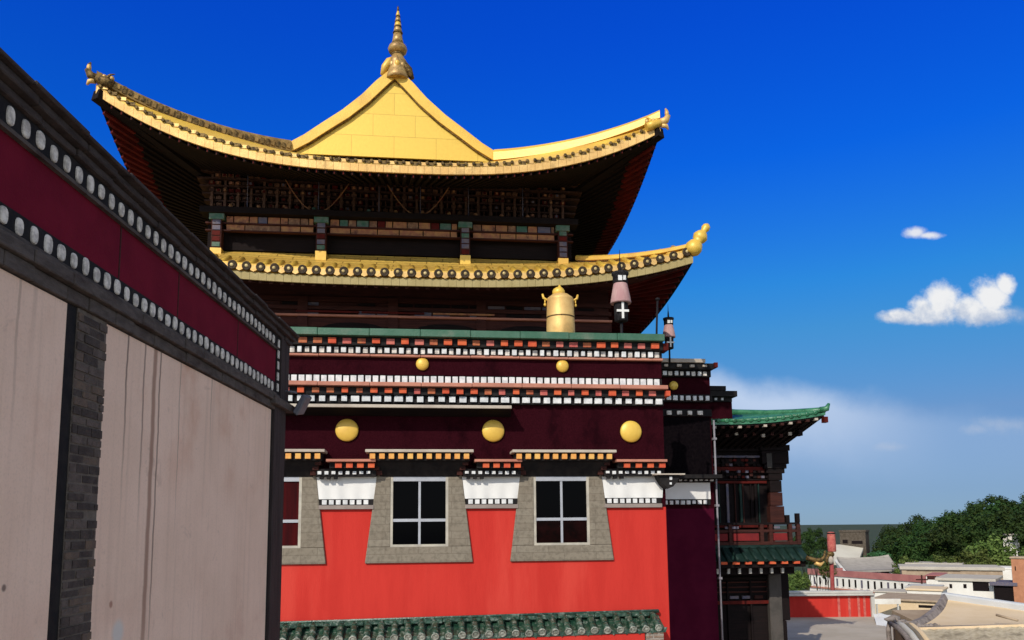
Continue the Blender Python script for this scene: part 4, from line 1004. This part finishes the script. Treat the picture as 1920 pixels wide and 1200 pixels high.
for v in [R0 + .1 + .22 * k for k in range(20)]:
    s = (v - R0 + .12) / 5.2; pth = [Vector(ts(s, t)) + Vector((0, 0, .03)) for t in (0, .15, .35, .6)]; m.tube(pth, [.05, .05, .045, .04], 8, 0)
rp = [Vector(tf(1, t)) + Vector((0, 0, .06)) for t in (0, .1, .25, .45, .7, 1)]
m.tube(rp, [.07, .08, .085, .085, .08, .08], 8, 0)
m.build('roof', pv)
m = MB('timber_black', 'palegrey', 'timber_black', 'timber')
m.grid(lambda s, t: (Vector((4.9 + (H - 4.92) * s, R0 + .03 - .12 * s ** 3, eave_z(4.9 + (H - 4.9) * s) - .02))).lerp(Vector((4.9 + (7.5 - 4.9) * s, PW, 5.98)), t), 24, 4, 0, .02)
m.grid(lambda s, t: (Vector((H - .04, R0 - .08 + 5.0 * s, eave_z(H) - .02 - .26 * min(1, s * 1.3) * (2 - min(1, s * 1.3))))).lerp(Vector((7.5, PW + 4.6 * s, 5.98)), t), 24, 4, 0, .02)
for i, u in enumerate(rng(5.1, H - .1, .21)):
    z = eave_z(u); s = (u - 4.9) / (H - 4.9); m.box(u - .04, u + .04, R0 + .01 - .12 * s ** 3, R0 + .10, z - .09, z - .035, 1 if i % 3 == 0 else 3)
    m.beam((u, R0 + .06, z - .06), (4.9 + (7.5 - 4.9) * s, PW, 5.94), .07, .07, 2)
for i, u in enumerate(rng(5.1, 7.6, .23)): m.box(u - .04, u + .04, R0 + .42, R0 + .47, 6.12 + .05 * (i % 2), 6.20 + .05 * (i % 2), 3 if i % 3 else 1)
m.box(7.45, 7.55, R0 + .3, R0 + .5, 6.15, 6.30, 0)
m.build('eaves', pv)
m = MB('green_roof', 'timber_red'); m.tube([rp[0] + Vector((-.1, .05, 0)), rp[0] + Vector((.03, -.03, .03)), rp[0] + Vector((.08, -.05, .15))], [.08, .07, .03], 8, 0); m.box(H - .06, H + .04, R0 - .16, R0 - .02, 6.42, 6.56, 1); m.build('corner_ornament', pv)

rescale(pv, 1.2)
# ------------------------------------------------------------------ red boundary wall in the middle distance
rw = thing('boundary_wall', 'low red boundary wall with grey coping beyond the pavilion', 'wall', 'world', (13, 35, 0))
m = MB('red', 'flag_red'); m.box(9.5, 15.30, 35, 35.3, 0, .92)
for x in (13.9, 14.35, 14.75, 15.0): m.box(x, x + .10, 34.985, 34.999, .0, .92, 1)
m.build('wall_face', rw)
m = MB('lead'); m.box(9.4, 15.42, 34.8, 35.5, .93, 1.02); m.box(9.4, 15.42, 34.9, 35.4, 1.022, 1.12); m.build('coping', rw, bevel=.02)
m = MB('lead'); m.box(15.31, 15.46, 34.9, 35.4, 0, .925); m.build('end_pier', rw)

# prayer flag pole
fp = thing('banner_pole', 'red pole carrying a faded cylindrical cloth banner beyond the red wall', 'banner pole', 'world', (15.7, 40, -.6))
m = MB('pole_red'); m.tube([(15.66, 40, -.7), (15.70, 40, 1.6), (15.74, 40, 3.6)], [.11, .10, .08], 10); m.build('pole', fp)
m = MB('flag_red', 'pole_black'); m.lathe((15.76, 40, 2.62), [(.17, 0), (.20, .03), (.2, .4), (.19, .88), (.20, .93), (.12, .97)], 16, 0); m.lathe((15.76, 40, 3.5), [(.205, 0), (.205, .06)], 16, 1); m.build('cloth', fp)
m = MB('bronze', 'palegrey'); m.ball((15.66, 39.95, 2.5), .2, .16, .16, 0, 10); m.tube([(15.6, 39.95, 2.45), (15.42, 39.9, 2.2), (15.45, 39.9, 1.95)], [.12, .1, .04], 8, 0); m.ball((15.62, 39.85, 2.22), .14, .1, .2, 1, 10); m.build('hanging_cloth', fp)

# ------------------------------------------------------------------ town beyond
def P2(px, py, Y): return at(px, py, Y)
lb = thing('long_white_building', 'long white two storey building with red parapet and many narrow windows', 'building', 'world', (37.5, 88, -5.5))
A = Vector((34.6, 95, 0)); B = Vector((40.7, 80, 0)); dirv = (B - A).normalized(); nrm = Vector((-dirv.y, dirv.x, 0)); nrm = nrm if nrm.y < 0 else -nrm; L = (B - A).length
def lq(m, s0, s1, z0, z1, o0, o1, k=0):
    """box along the facade: s along, o outwards"""
    q = lambda s, o, z: A + dirv * s + nrm * o + Vector((0, 0, z))
    m.hexa([q(s0, o1, z0), q(s1, o1, z0), q(s1, o0, z0), q(s0, o0, z0), q(s0, o1, z1), q(s1, o1, z1), q(s1, o0, z1), q(s0, o0, z1)], k)
m = MB('wall_white'); lq(m, 0, L, -6.2, -1.85, -5, 0); m.build('wall', lb)
m = MB('band_red', 'salmon'); lq(m, -.1, L - .1, -1.86, -1.2, -.25, .12); lq(m, -.1, .15, -1.848, -1.25, -5, -.251); lq(m, -.05, L, -3.34, -3.16, 0, .16, 1); m.build('parapet', lb)
for i in range(17):
    s = .7 + i * (L - 1.2) / 17
    m = MB('timber_black' if i % 4 else 'p_blue', 'wall_white'); lq(m, s, s + .26, -2.95, -2.1, -.1, .012); lq(m, s - .05, s + .31, -3.02, -2.951, 0, .1, 1); m.build('window', lb)
m = MB('lead')
for s in (4.5, 8.6): lq(m, s, s + .1, -5.5, -3.4, .02, .12)
m.build('downpipe', lb)
def house(name, label, px0, px1, pyt, pyb, Y, depth, wall, roof, skew=0, wins=(), rooft=.25, over=.2, base=-6.3, cat='house', extra=None, yt2=None):
    skew = skew or -.5 * (px1 - px0) / 1500 * Y
    p = at(px0, pyt, Y); q = at(px1, yt2 or pyt, Y + skew); zt = p.z
    t = thing(name, label, cat, 'world', ((p.x + q.x) / 2, Y, base))
    d = Vector((q.x - p.x, skew, 0)); ln = d.length; d.normalize(); n = Vector((d.y, -d.x, 0)); n = n if n.y < 0 else -n; O = Vector((p.x, Y, 0))
    def bx(m, s0, s1, z0, z1, o0, o1, k=0):
        g = lambda s, o, z: O + d * s + n * o + Vector((0, 0, z))
        m.hexa([g(s0, o1, z0), g(s1, o1, z0), g(s1, o0, z0), g(s0, o0, z0), g(s0, o1, z1), g(s1, o1, z1), g(s1, o0, z1), g(s0, o0, z1)], k)
    m = MB(wall); bx(m, 0, ln, base, zt - rooft, -depth, 0); m.build('wall', t)
    m = MB(roof); bx(m, -over, ln + over, zt - rooft + .002, zt, -depth - over, over); m.build('roof', t, bevel=.03)
    for wx0, wx1, wy0, wy1, kind in wins:
        a_ = at(wx0, wy0, Y + skew * (wx0 - px0) / (px1 - px0)); b_ = at(wx1, wy1, Y + skew * (wx1 - px0) / (px1 - px0))
        s0 = (a_.x - p.x) / max(d.x, .2); s1 = (b_.x - p.x) / max(d.x, .2)
        m = MB(kind, 'wall_white'); bx(m, s0, s1, b_.z, a_.z, -.2, .012); m.build('opening', t)
    return t
house('white_house', 'white house with two small dark windows and a dark open bay', 1758, 1862, 1083, 1118, 72, 6, 'wall_white', 'roof_grey', 0, ((1780, 1786, 1095, 1103, 'timber_black'), (1806, 1813, 1095, 1103, 'timber_black'), (1823, 1856, 1088, 1109, 'timber_black')), base=-5.6)
house('low_shed', 'small grey shed roof beside the dark open bay', 1863, 1900, 1091, 1112, 69, 3, 'timber_black', 'p_blue', 0, (), .3, .3, base=-5.6)
house('orange_house', 'orange brick house cut by the frame edge', 1895, 2010, 1044, 1100, 68, 2, 'orange_wall', 'tan_dark', 0, ((1903, 1906, 1062, 1070, 'timber_black'),), .15, .1, base=-5.6)
house('pink_walled_house', 'pinkish low house joined to the end of the long white building', 1736, 1762, 1078, 1120, 78, 5, 'wall_white', 'band_red', 0, ((1738, 1756, 1080, 1087, 'timber'),), .1, .1, base=-5.6)
house('flat_roofed_house', 'low house with a long grey flat roof under the wood', 1690, 1880, 1062, 1092, 92, 6, 'tan_dark', 'roof_grey', -4, ((1700, 1800, 1070, 1072, 'timber_black'),), .35, .2, base=-6.0, yt2=1072)
house('white_parapet_house', 'white parapet house below the dark trees', 1805, 1896, 1063, 1078, 98, 5, 'wall_white', 'wall_white', 0, (), .2, .05, base=-6.0)
house('stone_house', 'brown stone house at the top of the concrete slope', 1574, 1622, 994, 1024, 122, 3, 'bark', 'bark', 0, ((1580, 1590, 1012, 1019, 'timber_black'), (1597, 1618, 1014, 1020, 'timber_black')), .3, .1, base=-3)
house('gable_house', 'white gabled house high among the trees at the frame edge', 1880, 1905, 1001, 1012, 112, 4, 'wall_white', 'roof_grey', 0, (), .2, .2, base=-3)
house('tan_yard_house', 'tan mud house with a white fascia behind the red wall end', 1640, 1765, 1121, 1160, 46, 4, 'tan', 'tan_dark', -2, ((1722, 1760, 1134, 1141, 'timber_black'),), .12, .15, base=-4.4)
house('white_lean_to', 'white lean-to wall above the tan yard house', 1700, 1765, 1103, 1120, 60, 3, 'wall_white', 'tan', 0, ((1671, 1685, 1105, 1112, 'timber_black'),) if False else (), .15, .1, base=-5.4)
m = MB('wall_white'); 
t = thing('white_signboard', 'narrow white board lying along the tan yard house', 'signboard', 'world', (20.8, 44.9, -.3))
p, q = at(1638, 1123, 44.6), at(1691, 1133, 44.4); m.box(p.x, q.x, 44.5, 44.62, q.z, p.z); m.build('board', t)
m = MB('lead'); m.box(p.x + .1, p.x + .18, 44.53, 44.6, -4.2, q.z - .002); m.box(q.x - .18, q.x - .1, 44.53, 44.6, -4.2, q.z - .002); m.build('post', t)
house('white_shed', 'small white shed with a dark doorway before the long white building', 1700, 1757, 1099, 1122, 66, 3, 'wall_white', 'lead', 0, ((1676 + 38, 1684 + 38, 1105, 1114, 'timber_black'), (1735, 1740, 1105, 1109, 'timber_black')), .12, .15, base=-5.6)
house('cream_shed', 'cream shed with a grey roof below the white signboard wall', 1640, 1698, 1108, 1122, 62, 3, 'wall_white', 'roof_grey', 0, ((1671, 1685, 1112, 1118, 'timber_black'),), .1, .1, base=-5.6)
house('upper_grey_house', 'grey roofed house with small windows right below the wood', 1700, 1800, 1055, 1066, 103, 4, 'wall_white', 'roof_grey', 0, tuple((1706 + 14 * k, 1710 + 14 * k, 1060, 1064, 'timber') for k in range(6)), .3, .2, base=-6)
up = thing('utility_pole', 'thin dark utility pole standing at the end of the long white building', 'utility pole', 'world', (36, 70, -5.5))
p, q = at(1728, 1078, 70), at(1727, 1122, 70); m = MB('timber'); m.tube([Vector((q.x, 70, -5.6)), p], .07, 8); m.build('pole', up); m = MB('timber'); m.box(p.x - .5, p.x + .5, 69.95, 70.05, p.z - .45, p.z - .35); m.build('crossarm', up)
# concrete slope under the stone house
m = MB('path'); p = [at(1566, 1021, 122), at(1621, 1021, 122), at(1609, 1054, 113.5), at(1558, 1054, 113.5)]
m.poly_prism(p, (0, 0, -.4)); o = m.build('road'); o['kind'] = 'structure'
# grey tiled hall roof in the town
gr = thing('grey_tiled_hall', 'old hall with a broad grey sagging tiled roof and white gable', 'building', 'world', (47, 106, -6))
r0, r1, e0, e1 = at(1569, 1047, 112), at(1666, 1043, 112), at(1588, 1071, 106), at(1692, 1067, 106)
m = MB('hall_roof')
def gf(s, t):
    a_ = r0.lerp(r1, s); b_ = e0.lerp(e1, s); p = a_.lerp(b_, t); p.z -= .35 * 4 * t * (1 - t); p.z += .25 * abs(2 * s - 1) ** 3 * (1 - t); return p
m.grid(gf, 20, 10, 0, .25); m.build('roof', gr)
m = MB('timber', 'wall_white'); m.box(e0.x + 1.2, e1.x - .4, 106.6, 111, -6.5, e0.z - .3, 0)
for k in range(4): m.box(e0.x + 2.4 + k * 1.7, e0.x + 2.9 + k * 1.7, 106.4, 106.7, -6.5, e0.z - .2, 1)
m.build('wall', gr)
m = MB('wall_white'); m.poly_prism([r0 + Vector((-.1, 0, -.1)), e0 + Vector((.0, 0, -.1)), Vector((e0.x - 1.6, 106, e0.z - .4)), Vector((r0.x - .3, 110, e0.z - .4))], (-.1, .3, -.2)); m.build('gable', gr)

# roofs at the lower right: mud roofed house with ridge and hip ornaments
mh = thing('mud_roofed_house', 'house with tan mud roof, pale blue ridge and upswept grey hip ridge', 'house', 'world', (14, 23, -3.2))
rA, rB = at(1768, 1121, 27), at(2040, 1160, 23.5); eD, eC = at(1702, 1177, 23.0), at(2060, 1166, 21.4)
m = MB('tan')
m.grid(lambda s, t: rA.lerp(rB, s).lerp(eD.lerp(eC, s), t) + Vector((0, 0, -.10 * 4 * t * (1 - t))), 16, 10, 0, .12); m.build('roof', mh)
m = MB('ridge_blue', 'lead')
m.beam(rA + Vector((0, 0, .03)), rB + Vector((0, 0, .03)), .32, .30, 0); m.beam(rA + Vector((.05, -.2, -.16)), rB + Vector((.05, -.2, -.16)), .30, .10, 1); m.build('ridge', mh, bevel=.05)
l0, l1 = at(1712, 1216, 21.3), at(2060, 1216, 20.2)
m = MB('thatch', 'tan_dark')
m.grid(lambda s, t: (eD + Vector((.02, 0, -.06))).lerp(eC + Vector((0, 0, -.06)), s).lerp(l0.lerp(l1, s), t) + Vector((0, 0, .006 * math.sin(s * 170) + .03 * noise.noise(Vector((s * 30, t * 3, 0))))), 120, 8, 0, .1); m.build('lower_roof', mh)
m = MB('tan_dark'); m.hexa([Vector((eD.x + 1.0, 23.2, -3.4)), Vector((17, 22, -3.4)), Vector((17, 26.5, -3.4)), Vector((eD.x + 1.2, 26.5, -3.4)), Vector((eD.x + 1.0, 23.2, .9)), Vector((17, 22, .9)), Vector((17, 26.5, 1.2)), Vector((eD.x + 1.2, 26.5, 1.2))]); m.build('wall', mh)
m = MB('ridge_dark', 'thatch')
hp = [at(1768, 1113, 26.9), at(1757, 1129, 25.9), at(1742, 1145, 24.9), at(1724, 1158, 24.0), at(1704, 1166, 23.2), at(1692, 1166, 22.9)]
rings = []
for i, p in enumerate(hp):
    w_, h_ = .20 + .10 * min(i, 3), .20 + .08 * min(i, 3); a_ = Vector((.9, .1, 0)) * w_
    rings.append([p + Vector((0, 0, -h_)), p, p + a_ * .5 + Vector((0, 0, .02)), p + a_ + Vector((0, 0, -h_ * .45)), p + a_ * 1.15 + Vector((0, 0, -h_ - .1))])
m.loop(rings, 0, False)
q = hp[-2]
for k in range(9):
    c = q + Vector((-.15 + .12 * k, -.1, -.12 - .02 * (k % 3))); m.ball(c, .09, .1, .09 + .03 * (k % 2), 0, 8)
    if k in (1, 3, 4, 7): m.tube([c, c + Vector((.02, -.03, -.2)), c + Vector((.06, -.03, -.3 + .05 * (k % 3)))], [.07, .06, .03], 6, 0)
m.tube([q + Vector((-.1, 0, .02)), q + Vector((-.32, 0, .02)), q + Vector((-.38, 0, .14))], [.06, .045, .02], 6, 0)
m.tube([q + Vector((.7, -.1, -.2)), q + Vector((.95, -.1, -.22)), q + Vector((1.12, -.1, -.2))], [.08, .07, .05], 6, 0)
m.build('hip_ridge', mh)
m = MB('tan_dark'); s0, s1 = at(1868, 1155, 22.6), at(1909, 1167, 22.1); m.tube([s0 + Vector((0, 0, .03)), s1 + Vector((0, 0, .05))], .035, 6); m.build('pole_on_roof', mh)
# rounded ridge in front with pale stripes
fr_ = thing('striped_roof_ridge', 'pale striped ridge of rounded tiles curving down in front of the tan roof', 'roof ridge', 'world', at(1700, 1230, 22) - Vector((0, 0, 1)))
base = [at(1684, 1163, 23.6), at(1700, 1172, 22.8), at(1715, 1186, 22), at(1728, 1204, 21.3), at(1742, 1240, 20.6)]
for k, (off, r, mk) in enumerate(((-.26, .075, 'ridge_dark'), (-.11, .085, 'lead'), (.03, .06, 'greystone'), (.15, .085, 'tan'))):
    m = MB(mk); m.tube([p + Vector((off, -.02 * k, -abs(off) * .25)) for p in base], [r * .8, r, r, r, r], 10); m.build('ridge_tile', fr_)
m = MB('ridge_dark'); p = base[0]; m.tube([p + Vector((.02, 0, .02)), p + Vector((-.14, 0, .06)), p + Vector((-.30, 0, .02)), p + Vector((-.40, 0, .04))], [.10, .11, .07, .02], 8); m.tube([p + Vector((-.25, 0, .0)), p + Vector((-.3, .0, -.25)), p + Vector((-.28, 0, -.8)), p + Vector((-.4, 0, -1.4))], [.05, .07, .08, .09], 8); m.build('end_scroll', fr_)
m = MB('tan_dark'); m.hexa([base[0] + Vector((-.2, .1, -2.5)), base[-1] + Vector((-.3, .1, -2.2)), base[-1] + Vector((.3, .4, -2.2)), base[0] + Vector((.3, .4, -2.5)), base[0] + Vector((-.1, .1, -.1)), base[-1] + Vector((-.2, .1, -.1)), base[-1] + Vector((.2, .4, -.1)), base[0] + Vector((.2, .4, -.1))]); m.build('wall', fr_)
# white sheet in the yard
ws = thing('white_tarpaulin', 'crumpled white tarpaulin over an orange stack in the yard below the red wall', 'tarpaulin', 'world', (15.5, 33, -1))
p0, p1, p2, p3 = at(1638, 1151, 34), at(1692, 1152, 34), at(1690, 1180, 31.5), at(1645, 1176, 31.5)
m = MB('white'); m.grid(lambda s, t: p0.lerp(p1, s).lerp(p3.lerp(p2, s), t) + Vector((0, 0, .07 * noise.noise(Vector((s * 4, t * 4, 1.5))) - .1 * abs(s - .4) * t)), 14, 14, 0, .02, False); m.build('sheet', ws)
m = MB('orange_wall', 'timber_black'); 
a_, b_ = at(1645, 1178, 31.7), at(1690, 1188, 31.7); m.box(a_.x, b_.x, 31.7, 33.5, b_.z, a_.z + .04, 0); m.box(a_.x + .1, b_.x - .1, 31.9, 33.4, -3.2, b_.z - .004, 1); m.build('stack', ws)

# ------------------------------------------------------------------ trees
def crown_mesh(name, rx, rz, nclump, nleaf, leaf, mk, seed, lumpy=.35):
    rnd = random.Random(seed); m = MB(mk); cl = []
    for _ in range(nclump):
        while True:
            v = Vector((rnd.uniform(-1, 1), rnd.uniform(-1, 1), rnd.uniform(-.9, 1)))
            if .25 < v.length < 1: break
        v = v.normalized() * (v.length ** .45)
        k = 1 + lumpy * noise.noise(v * 1.7 + Vector((seed, 0, 0)))
        cl.append((Vector((v.x * rx, v.y * rx, v.z * rz)) * k, rnd.uniform(.16, .34) * rx))
    for c, r in cl:
        for _ in range(nleaf):
            d = Vector((rnd.gauss(0, 1), rnd.gauss(0, 1), rnd.gauss(0, 1))).normalized() * r * rnd.uniform(.5, 1.05)
            p = c + d; n = (d.normalized() + Vector((rnd.uniform(-.7, .7), rnd.uniform(-.7, .7), rnd.uniform(-.3, .9)))).normalized()
            a_ = n.orthogonal().normalized(); a_.rotate(Matrix.Rotation(rnd.uniform(0, 6.28), 3, n)); b_ = n.cross(a_); s = leaf * rnd.uniform(.6, 1.4)
            m.face([p - a_ * s * .5, p + b_ * s * .35, p + a_ * s * .6, p - b_ * s * .35], 0, False)
    me = bpy.data.meshes.new(name); me.from_pydata([tuple(p) for p in m.v], [], m.f); me.materials.append(M[mk]); me.update(); return me
def trunk_mesh(h, r, spread, seed):
    rnd = random.Random(seed); m = MB('bark'); m.tube([(0, 0, -.6), (.05, 0, h * .3), (-.04, .05, h * .7), (.03, 0, h * 1.2)], [r * 1.25, r, r * .75, r * .3], 8)
    for k in range(6):
        a_ = k * 1.05 + rnd.uniform(-.3, .3); z = h * rnd.uniform(.5, .95); l = spread * rnd.uniform(.5, .9)
        m.tube([(0, 0, z), (math.cos(a_) * l * .5, math.sin(a_) * l * .5, z + l * .35), (math.cos(a_) * l, math.sin(a_) * l, z + l * .8)], [r * .5, r * .32, r * .1], 6)
    me = bpy.data.meshes.new('trunk'); me.from_pydata([tuple(p) for p in m.v], [], m.f); me.materials.append(M['bark']); me.update(); return me
KINDS = {
    'dark': [(crown_mesh('crown', 2.9, 3.1, 80, 70, .30, 'leaf_dark', s, .45), trunk_mesh(3.2, .22, 2.2, s)) for s in (1, 2, 3)],
    'light': [(crown_mesh('crown', 2.5, 2.7, 60, 50, .34, 'leaf_light', s, .4), trunk_mesh(2.6, .17, 1.8, s)) for s in (5, 6)],
    'green': [(crown_mesh('crown', 1.9, 1.7, 45, 50, .24, 'leaf_green', s, .4), trunk_mesh(1.6, .12, 1.3, s)) for s in (8, 9)]}
def tree(x, y, s, kind, i, label, group, name='tree', top=None):
    cm, tm = KINDS[kind][i % len(KINDS[kind])]; z = ground_z(x, y) - .1
    r = bpy.data.objects.new(name, None); COL.objects.link(r); r.location = (x, y, z); r.rotation_euler = (0, 0, random.uniform(0, 6.28)); r.scale = (s * random.uniform(.9, 1.12), s * random.uniform(.9, 1.12), s)
    r['label'] = label; r['category'] = 'tree'
    if group: r['group'] = group
    hh = {'dark': 5.0, 'light': 4.0, 'green': 2.6}[kind]; k = 1.0
    if top is not None: k = max(.6, (top - r.location.z - {'dark': 3.7, 'light': 3.2, 'green': 2.1}[kind] * s) / (hh * s))
    c = bpy.data.objects.new('crown', cm); COL.objects.link(c); c.parent = r; c.location = (0, 0, hh * k)
    t = bpy.data.objects.new('trunk', tm); COL.objects.link(t); t.parent = r; t.scale = (1, 1, k)
    return r
TREES = []
def forest():
    i = 0
    rows = [(114, 5.2, 50, 112), (120, 4.8, 52, 116), (127, 4.6, 54, 122), (135, 4.8, 56, 130), (144, 5.2, 60, 140)]
    for r, (y, sp, xa, xb) in enumerate(rows):
        x = xa + r * .9
        while x < xb:
            px = 960 + 1500 * x / y
            if 1632 < px < 1985:
                top = 992 - 68 * sst(px, 1610, 1905) + (22, 12, 4, 0, 0)[r] + random.uniform(-7, 7)   # crown tops follow the wood's skyline
                zt = HC + (987 - top) / 1500 * y; s = random.uniform(.95, 1.3)
                zb = min(ground_z(x, y), zt - 8.1 * s) if r > 1 else ground_z(x, y)
                s = max(.42, min(1.35, (zt - ground_z(x, y)) / 9.0)) * random.uniform(.9, 1.04)
                tree(x, y + random.uniform(-2, 2), s, 'dark', i, 'dark green broadleaf tree in the wood on the hillside', 'dark trees of the hillside wood'); i += 1
            x += sp * random.uniform(.75, 1.2)
    for px, py, Y, s, lab in ((1855, 1000, 104, 1.05, 'yellow green tree in front of the dark wood, tallest of the pale ones'), (1822, 1022, 102, .85, 'yellow green tree left of the tallest pale tree'), (1900, 1020, 101, .9, 'yellow green tree by the orange house'),
                              (1770, 1035, 103, .7, 'small olive tree at the front of the dark wood'), (1700, 1040, 104, .65, 'small olive tree above the grey flat roof')):
        p = at(px, py, Y); tree(p.x, Y, s, 'light', i, lab, 'pale trees before the wood', top=p.z); i += 1
    for px, py, Y, s, k, lab in ((1526, 986, 74, .32, 'dark', 'dark leafy tree rising behind the balcony of the pavilion'), (1508, 994, 70, .30, 'dark', 'leafy tree half hidden by the balcony end'), (1548, 1003, 78, .24, 'dark', 'small dark tree beside the banner pole'),
                                 (1538, 1026, 66, .42, 'green', 'blue green bush above the pavilion corner ornament'), (1549, 1051, 62, .22, 'light', 'yellow green bush at the foot of the banner pole'), (1512, 1024, 68, .24, 'dark', 'shaded tree filling the gap under the balcony end'),
                                 (1488, 1064, 56, .28, 'light', 'pale willow like tree under the skirt roof of the pavilion'), (1502, 1070, 58, .22, 'light', 'olive bush left of the long white building'), (1476, 1080, 54, .24, 'light', 'pale bush close to the pavilion pier'),
                                 (1634, 1032, 113, .6, 'green', 'bright green bush beside the concrete slope'), (1650, 1032, 113, .7, 'green', 'bright green bush at the lower edge of the wood')):
        p = at(px, py, Y); tree(p.x, Y, s, k, i, lab, None, top=p.z); i += 1
forest()
for o in bpy.data.objects:
    if '_off' in o: del o['_off']
